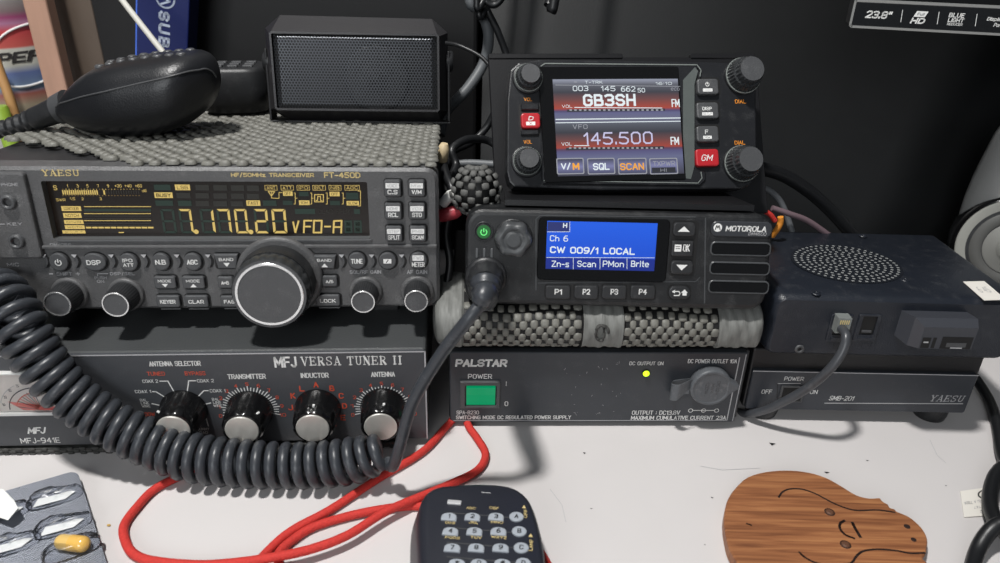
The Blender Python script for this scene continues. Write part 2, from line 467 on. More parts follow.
M['smbp'] = mat('cradle_panel', (54, 57, 63), rough=.4, bump=.1, dust=.04, dscale=1800)
M['moto'] = mat('radio_head_plastic', (25, 26, 28), rough=.4, bump=.3, bscale=1500, dust=.12, dscale=2400, vary=.15, vscale=700)
M['motok'] = mat('radio_key_plastic', (38, 39, 41), rough=.4, bump=.1, dust=.08, dscale=2400)
M['ftm'] = mat('control_head_plastic', (30, 31, 34), rough=.34, bump=.2, bscale=1500, dust=.08, dscale=2600)
M['bezel'] = mat('bezel_grey', (150, 156, 152), rough=.28, metal=.5, bump=.1, dust=.2, dscale=2400)
M['redkey'] = mat('red_key', (176, 34, 42), rough=.4)
M['coil'] = mat('cord_rubber', (52, 55, 60), rough=.38, bump=.12, bscale=500, dust=.12, dscale=1200, dustc=(140, 142, 148))
M['cable'] = mat('cable_black', (24, 25, 27), rough=.4, bump=.05)
M['cableg'] = mat('cable_grey', (92, 95, 98), rough=.5)
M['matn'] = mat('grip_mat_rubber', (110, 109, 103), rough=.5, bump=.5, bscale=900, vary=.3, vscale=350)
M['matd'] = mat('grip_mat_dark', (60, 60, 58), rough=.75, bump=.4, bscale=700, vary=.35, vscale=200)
M['knurl'] = mat('knurled_rubber', (70, 72, 74), rough=.28, metal=.5)
M['lid'] = mat('tuner_lid', (66, 68, 69), rough=.34, bump=.2, bscale=800, vary=.2, vscale=16)
M['ftcase'] = mat('transceiver_case', (38, 38, 40), rough=.45, bump=.2)
M['red'] = mat('red_paracord', (196, 56, 50), rough=.7, spec=.3, bump=.9, bscale=1300, vary=.3, vscale=1100)
# ================================================================== the room
def structure(name, mb):
    o = mb.build(name); o['kind'] = 'structure'; return o
b = MB(); b.box(-1.6, 1.8, .46, .52, -.75, 1.9, M['wall']); structure('wall_back', b)
b = MB(); b.box(-1.66, -1.6, -2.2, .52, -.75, 1.9, M['wall']); structure('wall_left', b)
b = MB(); b.box(1.8, 1.86, -2.2, .52, -.75, 1.9, M['wall']); structure('wall_right', b)
b = MB(); b.box(-1.6, 1.8, -2.2, .46, -.80, -.75, M['wall']); structure('floor', b)
b = MB(); b.box(-.9, 1.1, -.55, .458, -.03, 0, M['desk'], r=.003)
# dark nicks in the laminate
for px, py, w, h in ((769, 442.5, 7, 3), (824, 471.5, 6, 2), (711, 497, 2.5, 1.2), (704, 544, 2, 1.2), (945, 485, 2, 1), (583, 452, 3, 2), (590, 508, 3, 1), (866, 460, 3, 1)):
    c = on_z(px, py, 0.0002); e = on_z(px + w, py + h * .4, .0002); g = on_z(px + w * .4, py + h, .0002)
    b.add([c, e, g], [(0, 1, 2)], M['ink'])
for L in (((550, 489), (562, 505), (566, 522)), ((700, 466), (722, 470), (760, 468)), ((930, 440), (937, 455), (946, 463))):
    P = [on_z(x, y, .0002) for x, y in L]
    for a_, c_ in zip(P[:-1], P[1:]):
        d = (c_ - a_).normalized(); n_ = Vector((-d.y, d.x, 0)) * .00012
        b.add([a_ - n_, c_ - n_, c_ + n_, a_ + n_], [(0, 1, 2, 3)], M['grey'])
tag(b.build('desk'), 'white laminate desk top with small dark nicks, carrying all the radio gear', 'desk')

INK = 0.00012
def btn(F, root, box, m=None, r=.0012, h=.0022, y0=0.0, pts=None, name='button', bev=.0006):
    """a key standing h proud of the face; returns (mb, face y)"""
    mb = MB(); x0, x1, z0, z1 = box
    mb.prism(pts or rrect(x0, x1, z0, z1, r), y0 - h, y0 + .001, m or M['key'], bev=bev, seg=2)
    return mb, y0 - h - INK

def well(mb, x0, x1, z0, z1, r, m, y=0.0, rimw=.0006):
    """dark gap round a key"""
    mb.poly(rrect(x0 - rimw, x1 + rimw, z0 - rimw, z1 + rimw, r + rimw), y - INK * .6, m)

def tri(mb, x0, x1, z0, z1, y, m, up=True):
    xm = (x0 + x1) / 2
    mb.add([(x0, y, z0 if up else z1), (x1, y, z0 if up else z1), (xm, y, z1 if up else z0)], [(0, 1, 2)], m)

def power_sym(mb, cx, cz, r, y, m, w):
    pts = [(cx + r * math.sin(a), cz + r * math.cos(a)) for a in [math.radians(40 + 280 * k / 14) for k in range(15)]]
    mb.line(pts, w, y, m); mb.line([(cx, cz + r * .1), (cx, cz + r * 1.25)], w, y, m)

# ================================================================== antenna tuner
FM_ = Frame(on_z(428, 440, 0.004), yaw=4)
def build_tuner():
    F = FM_; W0 = -.27; H = F.l(428, 350.5)[1]
    root = thing('antenna_tuner', F, 'charcoal antenna tuner with four glossy black knobs and a meter, under the left transceiver', 'antenna tuner')
    F.H = H
    b = MB(); b.box(W0, 0, .0015, .17, 0, H, M['lid'], r=.0015); b.build('case', root)
    b = MB(); b.prism(rrect(W0 + .001, -.0005, .001, H - .0005, .001), 0, .002, M['mfj'], bev=.0005)
    b.line([(W0, H - .0006), (-.0004, H - .0006), (-.0004, .001)], .0007, -INK, M['grey'])
    y = -INK; T = lambda s, *p, m=M['white'], **k: b.text(s, F.rect(*p), y, m, **k)
    # logo in slanted heavy letters
    T('MFJ', 274, 356.5, 296.7, 367.4, bold=.06, shear=0)
    b.serif('VERSA TUNER II', F.rect(301, 356.2, 402, 364.9), y, M['white'], gap=.2)
    T('ANTENNA SELECTOR', 149, 361, 200.7, 366, bold=.03); T('TRANSMITTER', 227.5, 373.8, 265.8, 378.8, bold=.03)
    T('INDUCTOR', 300.7, 372.7, 328.7, 377.7, bold=.03); T('ANTENNA', 371, 371.7, 395, 376.7, bold=.03)
    T('TUNED', 147, 371.6, 165, 375.5, m=M['redi']); T('BYPASS', 184.8, 371.2, 205.4, 375.2, m=M['redi'])
    T('COAX 2', 142.5, 379.4, 158, 382.6); T('COAX 1', 135, 389.8, 151, 393)
    T('BAL', 140, 398.6, 147, 401.2); T('LINE', 141, 401.6, 149, 404.2); T('WIRE', 142, 404.7, 150.5, 407.4)
    T('300W', 141.5, 412.2, 155, 416, m=M['redi']); T('LAMP', 117, 406, 130, 409.4)
    T('COAX 2', 197, 379, 213.8, 382.2); T('COAX 1', 209.8, 389, 225.5, 392.2)
    T('BAL', 212, 397.8, 219, 400.4); T('LINE', 213, 401, 221, 403.6); T('WIRE', 213.5, 404.2, 222, 406.8)
    T('DUMMY', 197.5, 427.6, 209.5, 430.2); T('LOAD', 196.8, 431, 208, 433.8)
    for L in (((160, 381), (168, 381), (177.2, 397)), ((152.6, 391.5), (156, 391.5), (169, 399.5)), ((152, 403.5), (159, 405)),
              ((195.8, 380.6), (188.8, 380.6), (186.4, 398.5)), ((208.3, 390.5), (204, 390.5), (192.6, 402)), ((210.8, 402.8), (199, 405.4)), ((205, 414), (208.5, 426))):
        b.line([F.l(*p) for p in L], .00055, y, M['white'])
    for s, x, z in (('A', 315.9, 384.5), ('B', 331.9, 388.2), ('C', 341.2, 395.7), ('D', 344.6, 405.8), ('E', 343, 417.5), ('F', 334.5, 425.5), ('L', 301.8, 388.5), ('K', 293, 395.7), ('J', 290.6, 407.4), ('I', 295, 417.6)):
        T(s, x - (2.5 if s != 'I' else .6), z - 2.8, x + (2.5 if s != 'I' else .6), z + 2.8, m=M['redi'], bold=.03)
    for cx, cz in ((251, 410), (383, 409)):
        u, v = F.l(cx, cz); r = .0118
        for k in range(31):
            a = math.radians(-12 + 204 * k / 30)
            r0, r1 = r, r + (.0030 if k % 3 == 0 else .0022)
            b.line([(u + r0 * math.cos(a), v + r0 * math.sin(a)), (u + r1 * math.cos(a), v + r1 * math.sin(a))], .0005, y, M['white'])
        for k in range(11):
            a = math.radians(192 - 204 * k / 10); rr = r + .0043
            q = (u + rr * math.cos(a), v + rr * math.sin(a)); h = .0011
            b.text(str(k), (q[0] - .0008 - (.0008 if k > 9 else 0), q[0] + .0008 + (.0008 if k > 9 else 0), q[1] - h, q[1] + h), y, M['redi'])
    T('MFJ', 28, 427, 45.6, 433.6, bold=.05, shear=.35); T('MFJ-941E', 20.4, 437.6, 60, 443, bold=.01)
    u, v = F.l(316, 440)
    b.build('front_panel', root)
    # small screws on the case top
    for px, py in ((311, 338.5), (77, 341)):
        pass
    # meter
    m = MB(); x0, x1, z0, z1 = F.rect(-40, 372.5, 63, 410.5)
    mface = mat('meter_paper', (226, 218, 212), rough=.5, vary=.04)
    m.ring(rrect(x0 - .002, x1 + .002, z0 - .0022, z1 + .001, .001), rrect(x0, x1, z0, z1, .0005), -.0022, .0005, mat('meter_rim', (205, 205, 203), rough=.3), bev=.0005)
    m.rect(x0, x1, z0, z1, -.0002, mface); m.build('meter', root)
    mm = MB(); c = F.l(43, 409)
    for r, a0, a1, w, mt in ((.0135, 95, 178, .0005, M['ink']), (.0105, 95, 165, .0004, M['redi']), (.017, 120, 165, .0003, M['grey'])):
        mm.line([(c[0] + r * math.cos(math.radians(a0 + (a1 - a0) * k / 12)) * 1.15, c[1] + r * math.sin(math.radians(a0 + (a1 - a0) * k / 12))) for k in range(13)], w, -.0004, mt)
    for k in range(9):
        a = math.radians(98 + 9 * k)
        mm.line([(c[0] + .002 * math.cos(a), c[1] + .002 * math.sin(a)), (c[0] + .0115 * math.cos(a), c[1] + .0115 * math.sin(a))], .0003, -.0004, M['redi'] if k % 2 else M['ink'])
    for k, s in enumerate(('1', '5', '10', '20', '50')):
        a = math.radians(100 + 17 * k); q = (c[0] + .0165 * 1.1 * math.cos(a), c[1] + .0165 * math.sin(a))
        mm.text(s, (q[0] - .0007, q[0] + .0007, q[1] - .0008, q[1] + .0008), -.0004, M['ink'])
    mm.poly([F.l(8, 401), F.l(56, 406), F.l(56, 409.5), F.l(24, 409.5)][::-1], -.0003, mat('meter_red_zone', (226, 110, 104), rough=.6))
    mm.build('dial_scale', bpy.data.objects['meter'])
    g = MB(); g.box(x0, x1, -.0016, -.0012, z0, z1, mat('clear_cover', (255, 255, 255), rough=.05, trans=1.0)); g.build('cover', bpy.data.objects['meter'])
    # knobs
    d = .0165
    for i, (px, py) in enumerate(((173.2, 429.5), (242, 430), (312.7, 428), (380.6, 426.6))):
        u, v = F.l(px, py, -d)
        k = MB()
        lob = lambda an, i_: 1 - (.05 * max(0, math.cos(an * 8)) if i_ in (2, 3, 4) else 0)
        k.lathe((u, 0, v), (0, -1, 0), [(.0118, .0002), (.0118, .0015), (.0114, .0025), (.0110, .008), (.0101, .0155), (.0092, d)], M['knob'], n=64, rf=lob, mcap=M['knob'])
        o = k.build('knob', root)
        k = MB(); k.lathe((u, -d, v), (0, -1, 0), [(.0082, 0), (.0082, .0003), (.0078, .0006)], M['silver'], n=40, smooth=False); k.build('cap', o)
        k = MB(); a = (2.3, .75, 1.5, 1.4)[i]
        k.lathe((u + .0108 * math.cos(a), -.0125, v + .0108 * math.sin(a)), (math.cos(a), 0, math.sin(a)), [(.0006, -.001), (.0006, .0004)], M['white'], n=10)
        k.build('pointer_dot', o)
    return root
TUN = build_tuner()

# strip of grip mat peeping out under the tuner
def nubs(mb, X, nu, nv, fn, m, hu, hv, hz, skip=None, jitter=.1):
    """fn(i, j) -> (point, eu, ev, n) for each nub of the open grip mesh"""
    ring = [(math.cos(2 * PI * k / 8), math.sin(2 * PI * k / 8)) for k in range(8)]
    for j in range(nv):
        for i in range(nu):
            if (i + j) % 2: continue
            if skip and skip(i, j): continue
            p, eu, ev, n = fn(i, j)
            ju = 1 + random.uniform(-jitter, jitter); jz = 1 + random.uniform(-jitter, jitter)
            vs = []
            for sc, h in ((1.0, 0), (.92, .55), (.55, .95)):
                for c, s_ in ring:
                    # squarish pads
                    q = (abs(c) ** 4.5 + abs(s_) ** 4.5) ** (1 / 4.5)
                    vs.append(p + eu * (hu * sc * ju * c / q) + ev * (hv * sc * s_ / q) + n * (hz * h * jz))
            fs = [(a * 8 + k, a * 8 + (k + 1) % 8, a * 8 + 8 + (k + 1) % 8, a * 8 + 8 + k) for a in range(2) for k in range(8)]
            fs.append(tuple(range(16, 24)))
            mb.add(vs, fs, m, True)

def under_mat():
    F = FM_; b = MB()
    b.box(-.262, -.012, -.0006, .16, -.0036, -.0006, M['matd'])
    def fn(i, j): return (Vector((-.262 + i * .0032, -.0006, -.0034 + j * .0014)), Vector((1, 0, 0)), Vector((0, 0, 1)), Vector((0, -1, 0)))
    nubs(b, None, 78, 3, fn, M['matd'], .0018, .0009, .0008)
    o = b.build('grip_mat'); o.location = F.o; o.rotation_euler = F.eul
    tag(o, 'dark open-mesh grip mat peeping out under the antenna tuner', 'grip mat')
under_mat()

# ================================================================== left transceiver
FT = Frame(on_z(435, 307, FM_.o.z + FM_.H + .012), yaw=4, tilt=5)
def build_ft():
    F = FT
    x1 = F.l(439, 240)[0]; x0 = x1 - .232; H = F.l(300, 168)[1]
    F.x0, F.x1, F.H = x0, x1, H
    root = thing('radio_transceiver', F, 'wide charcoal desktop radio transceiver with amber frequency display and large tuning knob', 'radio')
    b = MB(); b.box(x0 + .002, x1 - .002, .010, .205, .001, H - .001, M['ftcase'], r=.0015); b.build('case', root)
    b = MB()
    wx0, wx1, wz0, wz1 = F.rect(44, 181.5, 368.5, 239)
    wx0 = F.l(40.5, 181)[0]
    mf = M['ftface']
    b.ring(rrect(x0, x1, 0, H, .006, seg=5), rrect(wx0, wx1, wz0, wz1, .001, seg=5), 0, .014, mf, bev=.0016, ybi=.0045, mi_=M['mfjtop'])
    # raised ledge under the display and the dividing ridge
    xa, xb, za, zb = F.rect(36, 244.5, 437, 248.0)
    b.box(F.l(37, 247)[0], x1 - .001, -.0014, .001, za, zb, mf, r=.0005)
    lx0, lx1, lz0, lz1 = F.rect(44, 239.5, 369, 242)
    b.box(wx0 + .002, wx1 + .001, -.0006, .001, lz0, lz1, M['key'], r=.0003)
    # raised block carrying the jacks
    q = [F.l(36.5, 257), F.l(34, 170)]
    b.prism(rrect(x0 + .0005, F.l(36, 215)[0], F.l(20, 257)[1], H - .002, .002), -.003, .001, mf, bev=.001, seg=2)
    y = -INK
    b.serif('YAESU', F.rect(42, 169.8, 79.3, 175.8), y, M['gold'], gap=.12, bw=1.0)
    T = lambda s, *p, m=M['white'], yy=y, **k: b.text(s, F.rect(*p, yy), yy, m, **k)
    T('HF/50MHz TRANSCEIVER', 231, 172.7, 314, 177.3, m=M['gold'], bold=.03); T('FT-450D', 324, 172.3, 360.3, 178, m=M['gold'], bold=.03)
    T('ON/OFF', 50, 243.2, 71, 246.6, m=M['grey']); T('SHIFT', 56.5, 272.2, 72, 275.6, m=M['grey'])
    T('-', 49, 273.4, 53, 274.3, m=M['grey']); T('+', 76, 272.2, 80, 275.6, m=M['grey'])
    T('DSP/SEL', 110, 272, 134.6, 275.4, m=M['grey']); T('PUSH', 94.6, 276.5, 106.5, 279.2, m=M['grey']); T('ON', 97, 280, 104, 282.8, m=M['grey'])
    b.line([F.l(97.7, 275.5), F.l(97.7, 273.5), F.l(108, 273.5)], .0004, y, M['grey'])
    T('SQL/RF GAIN', 349.8, 270, 381, 274, m=M['grey']); T('AF GAIN', 407, 270, 427.2, 274, m=M['grey']); T('MIC', 7, 262.8, 19, 266.4, m=M['grey'])
    T('PHONE', 1, 183, 18, 186, m=M['grey'], yy=-.0031); T('KEY', 7, 222.6, 22, 225.4, m=M['grey'], yy=-.0031)
    T('-', 0, 223.8, 5, 224.5, m=M['grey'], yy=-.0031)
    # finger ridges with white triangles between the round keys
    for px in (45, 75.5, 112.5, 145, 178, 209, 342.5, 372.5, 402.5):
        u, z1 = F.l(px, 254.5); z0 = F.l(px, 267.5)[1]
        n = 8
        o1 = [(u - .0006 + .0016 * math.sin(PI * k / n), z0 + (z1 - z0) * k / n) for k in range(n + 1)] + [(u + .0006 + .0016 * math.sin(PI * k / n), z0 + (z1 - z0) * k / n) for k in range(n, -1, -1)]
        b.poly(o1, -INK, M['blk'])
        o2 = [(p[0] - .0011, p[1]) for p in o1]
        b.prism(o2, -.0008, 0, M['key'], bev=.0002)
        tri(b, u - .0018, u + .001, z1 - .0015, z1 + .0003, -.0009, M['grey'], up=False)
    # wells behind keys are drawn with the panel
    wells = []
    keys = []
    def key(box, shape, label, sub=None, arrow=None, trap=0, fs=None):
        X0, X1, Z0, Z1 = F.rect(*box)
        wells.append((X0, X1, Z0, Z1, shape))
        keys.append((X0, X1, Z0, Z1, shape, label, sub, arrow, trap))
    key((51, 252, 69.5, 270), 'o', 'PWR'); key((83.5, 252.3, 107.5, 269.8), 'o', 'DSP'); key((120, 252.3, 139, 270.2), 'o', 'IPO|ATT')
    key((153.2, 252, 171, 269.4), 'o', 'N.B'); key((184.6, 252, 202.6, 269.4), 'o', 'AGC')
    key((215.5, 253, 239.5, 267.4), 't', 'BAND', arrow='d', trap=1); key((313, 254.2, 337, 267.6), 't', 'BAND', arrow='u', trap=1)
    key((348.5, 251.4, 366, 268.2), 'o', 'TUNE'); key((379, 251.4, 396.5, 268.2), 'o', 'LAMP'); key((409.6, 251.2, 427, 268), 'o', 'METER', sub='FWD')
    key((155.3, 275.2, 177, 287.4), 'r', 'MODE', arrow='d'); key((183.2, 275.2, 205.6, 287.4), 'r', 'MODE', arrow='u'); key((218.5, 275.6, 234, 287), 'r', 'A=B')
    key((157.6, 294.2, 181, 306), 'r', 'KEYER'); key((185.8, 294.2, 209.2, 306), 'r', 'CLAR'); key((221.4, 294.6, 243, 305.6), 'r', 'FAST')
    key((322.6, 274.6, 337.8, 285.4), 'r', 'A/B'); key((316.6, 293.6, 340.4, 304.8), 'r', 'LOCK')
    for bx, lab, sub in (((384.5, 179, 401.2, 195.4), 'C.S', 'VOICE'), ((408.6, 179, 424.9, 195.4), 'V/M', 'MW'), ((385, 201.8, 401.8, 218), 'RCL', 'HOME'),
                         ((409, 201.8, 425.3, 218), 'STO', 'VOX'), ((386, 224.6, 402.5, 240.2), 'SPLIT', 'STEP'), ((409.7, 224.6, 426, 240.2), 'SCAN', 'PMS')):
        key(bx, 'q', lab, sub=sub)
    for X0, X1, Z0, Z1, sh in wells:
        e = .0007
        if sh == 'o': b.poly([(p[0] + .0003, p[1] - .0002) for p in circle((X0 + X1) / 2, (Z0 + Z1) / 2, (X1 - X0) / 2 + e, 28, (Z1 - Z0) / 2 + e)], -INK, M['blk'])
        else: b.poly(rrect(X0 - e + .0003, X1 + e + .0003, Z0 - e - .0002, Z1 + e - .0002, .0018), -INK, M['blk'])
        if sh == 'r': b.box(X0 + .001, X1 - .0005, -.0006, 0, Z0 - .0018, Z0 - .0011, M['key'], r=.0002)
    pan = b.build('front_panel', root)
    for X0, X1, Z0, Z1, sh, lab, sub, arrow, trap in keys:
        cx, cz = (X0 + X1) / 2, (Z0 + Z1) / 2; w = X1 - X0; h = Z1 - Z0
        if sh == 'o': pts = circle(cx, cz, w / 2, 28, h / 2)
        elif sh == 't': pts = [(X0 + w * .12, Z0), (X1 - w * .12, Z0), (X1, Z1), (X0, Z1)]
        else: pts = None
        k, yy = btn(F, root, (X0, X1, Z0, Z1), M['key'], r=.0012, h=.002 if sh != 'q' else .0028, pts=pts)
        if lab == 'PWR': power_sym(k, cx, cz - .0001, .0014, yy, M['white'], .0005)
        elif lab == 'LAMP': k.poly(rrect(cx - .002, cx + .002, cz - .0012, cz + .0012, .0001), yy, M['white']); k.line([(cx - .0006, cz - .0007), (cx + .0004, cz + .0007)], .0004, yy - .00002, M['ink'])
        elif '|' in lab:
            a_, c_ = lab.split('|')
            k.text(a_, (cx - .0024, cx + .0024, cz + .0003, cz + .0021), yy, M['white'], bold=.03); k.text(c_, (cx - .0024, cx + .0026, cz - .0021, cz - .0003), yy, M['white'], bold=.03)
        elif sub:
            f = .4 if sh == 'q' else .32
            k.poly(rrect(cx - w * f, cx + w * f, cz + h * .02, cz + h * .34, .0003), yy, M['white'])
            k.text(sub, (cx - w * f * .8, cx + w * f * .8, cz + h * .08, cz + h * .28), yy - .00003, M['grey'])
            tw = w * (.36 if len(lab) > 3 else .3)
            k.text(lab, (cx - tw, cx + tw, cz - h * .34, cz - h * .06), yy, M['white'], bold=.035)
        elif arrow:
            k.text(lab, (cx - w * .3, cx + w * .3, cz + h * .04, cz + h * .26), yy, M['white'], bold=.03)
            tri(k, cx - .0016, cx + .0016, cz - h * .36, cz - h * .08, yy, M['white'], up=arrow == 'u')
        else:
            tw = w * (.33 if len(lab) > 3 else .3 if sh == 'o' else .25); th = min(h * .16, .0013)
            k.text(lab, (cx - tw, cx + tw, cz - th, cz + th), yy, M['white'], bold=.035)
        k.build('button', root)
    # ---- the display behind its window
    d = MB(); yd = .0042
    d.rect(wx0 - .0005, wx1 + .0005, wz0 - .0005, wz1 + .0005, yd + .0002, M['lcd'])
    R = lambda *p: F.rect(*p, yd)
    A, AD, TE, DG = M['amber'], M['amberd'], M['teal'], M['dimseg']
    def bx(p, m): X = R(*p); d.rect(X[0], X[1], X[2], X[3], yd, m)
    def tx(s, p, m, dy=0.0, **k): d.text(s, R(*p), yd - dy, m, **k)
    tx('S', (53.3, 185.4, 57, 190.2), A)
    for s, x, w in (('1', 67.4, 1), ('3', 77.6, 2), ('5', 87.4, 2), ('7', 98, 2), ('9', 108, 2), ('+20', 118, 7), ('+40', 128, 7), ('+60', 138.4, 7)):
        tx(s, (x - w / 2, 184.4, x + w / 2, 187.4), A)
    tx('dB', (142, 189.4, 146.5, 192), A)
    for k in range(17): x = 62.4 + k * 2.13; bx((x, 190.2, x + 1.35, 194.6), A)
    bx((103.4, 190.2, 105, 194.6), A)
    for k in range(26): x = 62.5 + k * 3.05; bx((x, 188.9, x + .9, 189.6), A if k % 3 else AD); bx((x, 195.2, x + .9, 195.9), AD)
    for k in range(14): x = 106 + k * 2.5; bx((x, 190.5, x + .8, 194), DG)
    tx('SWR', (56, 198.4, 65.5, 201.2), A); tx('1.5', (70, 197.4, 75, 200.2), A); tx('2', (81.5, 197.4, 83.6, 200.2), A); tx('3', (99.6, 197.4, 101.6, 200.2), A)
    for s, p in (('CONTOUR', (61.5, 206.2, 81, 211)), ('NOTCH', (63.3, 213, 81.3, 217.9)), ('DNR', (64.2, 220, 83.4, 224)), ('WIDTH', (65, 225.2, 84.6, 229)), ('SHIFT', (62.5, 230.4, 85.4, 233.4))):
        bx(p, A); tx(s, (p[0] + 2.4, p[1] + 1, p[2] - 2.4, p[3] - 1), M['lcd'], .0001)
    for yy_, m in ((206.6, A), (213.6, A), (220.6, A)): bx((84, yy_ - .3, 151, yy_ + .35), m)
    for k in range(11): x = 86 + k * 6.2; bx((x, 226.8, x + 5.4, 228.4), A)
    for yy_ in (208.4, 211, 215.5, 218.2, 222.8, 225): bx((84, yy_, 151, yy_ + .8), DG)
    bx((84, 209, 151, 211), TE)
    bx((118.6, 232, 124, 233), A)
    cells = [(154, 184.6, 170.5, 190.2), (175, 184.6, 190, 190.2), (195.5, 184.8, 209, 190.4), (213.5, 185, 227, 190.6), (231, 185.2, 244, 190.8), (247, 185.4, 259, 191),
             (154.4, 192.4, 172.6, 198), (176.5, 192.8, 190.5, 198.2), (195.5, 193, 209, 198.4), (213.5, 193.2, 227, 198.6), (231, 193.4, 244, 198.8), (247, 193.6, 259, 199),
             (155.5, 200.4, 173, 205.8), (178, 200.6, 191.5, 206), (195.8, 200.8, 209, 206.2), (213.5, 201, 227, 206.4), (231, 201.2, 243, 206.4)]
    for i, p in enumerate(cells):
        if i == 1: bx(p, A); tx('LSB', (p[0] + 2, p[1] + 1, p[2] - 2, p[3] - 1), M['lcd'], .0001)
        elif i == 6: bx(p, A); tx('BUSY', (p[0] + 1.8, p[1] + 1, p[2] - 1.8, p[3] - 1), M['lcd'], .0001, bold=.03)
        else: bx(p, TE if i in (0, 12, 13) else DG)
    bx((246.4, 200.4, 260.2, 205.8), A); tx('FAST', (248, 201.4, 258.6, 204.8), M['lcd'], .0001)
    bx((263, 200.4, 276.5, 205.8), TE)
    # seven segment digits
    def seg7(x0_, x1_, ya, yb, on, w=2.7):
        X0, X1, Z0, Z1 = R(x0_, ya, x1_, yb); t = (X1 - X0) * .175; g = t * .25; zm = (Z0 + Z1) / 2
        S = {'a': [(X0 + g, Z1), (X1 - g, Z1), (X1 - t - g, Z1 - t), (X0 + t + g, Z1 - t)], 'd': [(X0 + g, Z0), (X1 - g, Z0), (X1 - t - g, Z0 + t), (X0 + t + g, Z0 + t)],
             'f': [(X0, Z1 - g), (X0 + t, Z1 - t - g), (X0 + t, zm + t / 2), (X0, zm + g)], 'b': [(X1, Z1 - g), (X1 - t, Z1 - t - g), (X1 - t, zm + t / 2), (X1, zm + g)],
             'e': [(X0, Z0 + g), (X0 + t, Z0 + t + g), (X0 + t, zm - t / 2), (X0, zm - g)], 'c': [(X1, Z0 + g), (X1 - t, Z0 + t + g), (X1 - t, zm - t / 2), (X1, zm - g)],
             'g': [(X0 + t * .6, zm), (X0 + t + g, zm + t / 2), (X1 - t - g, zm + t / 2), (X1 - t * .6, zm), (X1 - t - g, zm - t / 2), (X0 + t + g, zm - t / 2)]}
        for k, p in S.items(): d.poly(p, yd - (.0001 if k in on else 0), A if k in on else TE)
    for x, w, on in ((162, 13.5, ''), (179.8, 12.6, 'abc'), (201, 13.5, 'bc'), (217.6, 13.2, 'abc'), (235.2, 12.4, 'abcdef'), (254.7, 13.5, 'abdeg'), (272.4, 14, 'abcdef')):
        seg7(x, x + w, 209, 233.2, on)
    for x, y_ in ((196.4, 231.6), (251, 231.8)):
        u, v = F.l(x, y_, yd); d.poly(circle(u, v, .0012, 12), yd - .0002, A)
    def ch(px, segs, m=A):       # sixteen-segment letters
        for a_, c_ in segs: d.line([F.l(px + a_[0], a_[1], yd), F.l(px + c_[0], c_[1], yd)], .00085, yd - (.0001 if m is A else 0), m)
    ch(293.2, [((0, 222), (2.2, 232.4)), ((2.2, 232.4), (5.4, 221))])
    ch(303.8, [((.5, 220.6), (8, 220.6)), ((.5, 220.6), (0, 232.6)), ((.4, 226.5), (6.6, 226.5))])
    ch(313.6, [((.5, 220.6), (8.2, 220.6)), ((8.2, 220.6), (7.7, 232.5)), ((7.7, 232.5), (0, 232.5)), ((0, 232.5), (.5, 220.6))])
    ch(324.8, [((0, 226.5), (5.6, 226.5))])
    ch(333.4, [((0, 232.8), (.6, 221)), ((.6, 221), (8.2, 220.6)), ((8.2, 220.6), (7.8, 232.8)), ((.3, 227), (8, 227))])
    for x in (344.5, 354): bx((x, 220.4, x + 7.8, 233), TE); bx((x + 1.6, 222, x + 6, 226), M['lcd']) ; bx((x + 1.6, 227.6, x + 6, 231.5), M['lcd'])
    bx((295, 208.8, 315, 214), TE); tx('CLAR', (318, 209.2, 333, 213.6), DG); tx('SPLIT', (336, 209.2, 350.5, 213.6), DG); bx((354, 209, 360, 214), TE)
    for s, a_, c_ in (('ANT', 265, 277), ('ATT', 281, 293.4), ('IPO', 297, 309.4), ('R.FLT', 312.8, 325.4), ('NB', 329, 341), ('AGC', 344.8, 359.4)):
        X = R(a_, 185.4, c_, 190.2); d.line([(X[0], X[2]), (X[1], X[2]), (X[1], X[3]), (X[0], X[3])], .0002, yd, A, closed=True)
        tx(s, (a_ + 1.6, 186.3, c_ - 1.6, 189.4), A)
    d.line([F.l(*p, yd) for p in ((268.3, 191.6), (274.6, 191.6), (271.4, 196), (268.3, 191.6))], .0004, yd, A)
    d.line([F.l(*p, yd) for p in ((271.4, 192), (271.4, 198), (279, 198.4), (279, 192.5), (282, 192.5))], .0003, yd, A)
    for x in (294, 310.5, 326, 342): d.line([F.l(*p, yd) for p in ((x, 193), (x + 1.2, 193), (x + 1.2, 204), (x, 204))], .0003, yd, A); d.line([F.l(x + 1.2, 198.2, yd), F.l(x + 3, 198.2, yd)], .0003, yd, A)
    d.line([F.l(*p, yd) for p in ((358, 191), (360.5, 191), (360.5, 206), (358, 206))], .0003, yd, A)
    bx((283, 191.4, 292.6, 195.8), A); tx('OFF', (284.6, 192.2, 291, 195), M['lcd'], .0001); bx((283, 200.6, 292.6, 205), TE)
    bx((299, 191.8, 308.6, 196.2), TE); bx((299, 200.4, 309.6, 205), A); tx('10M', (300.6, 201.3, 308, 204.1), M['lcd'], .0001)
    d.line([F.l(*p, yd) for p in ((314.6, 194.6), (323.4, 194.6), (323.4, 201.8), (314.6, 201.8), (314.6, 194.6))], .0004, yd, A)
    d.line([F.l(*p, yd) for p in ((316, 200.4), (317.6, 200.4), (317.8, 196.4), (320.4, 196.4), (320.6, 200.4), (322, 200.4))], .0004, yd, A)
    bx((329.6, 191.8, 339.6, 196.2), A); tx('OFF', (331.4, 192.6, 338, 195.4), M['lcd'], .0001); bx((330, 200.8, 340, 205.2), TE)
    bx((346, 192.6, 358.4, 199.4), TE); bx((346.6, 201, 359, 205.4), A); tx('SLOW', (348, 201.8, 357.6, 204.6), M['lcd'], .0001)
    o = d.build('display', root); 
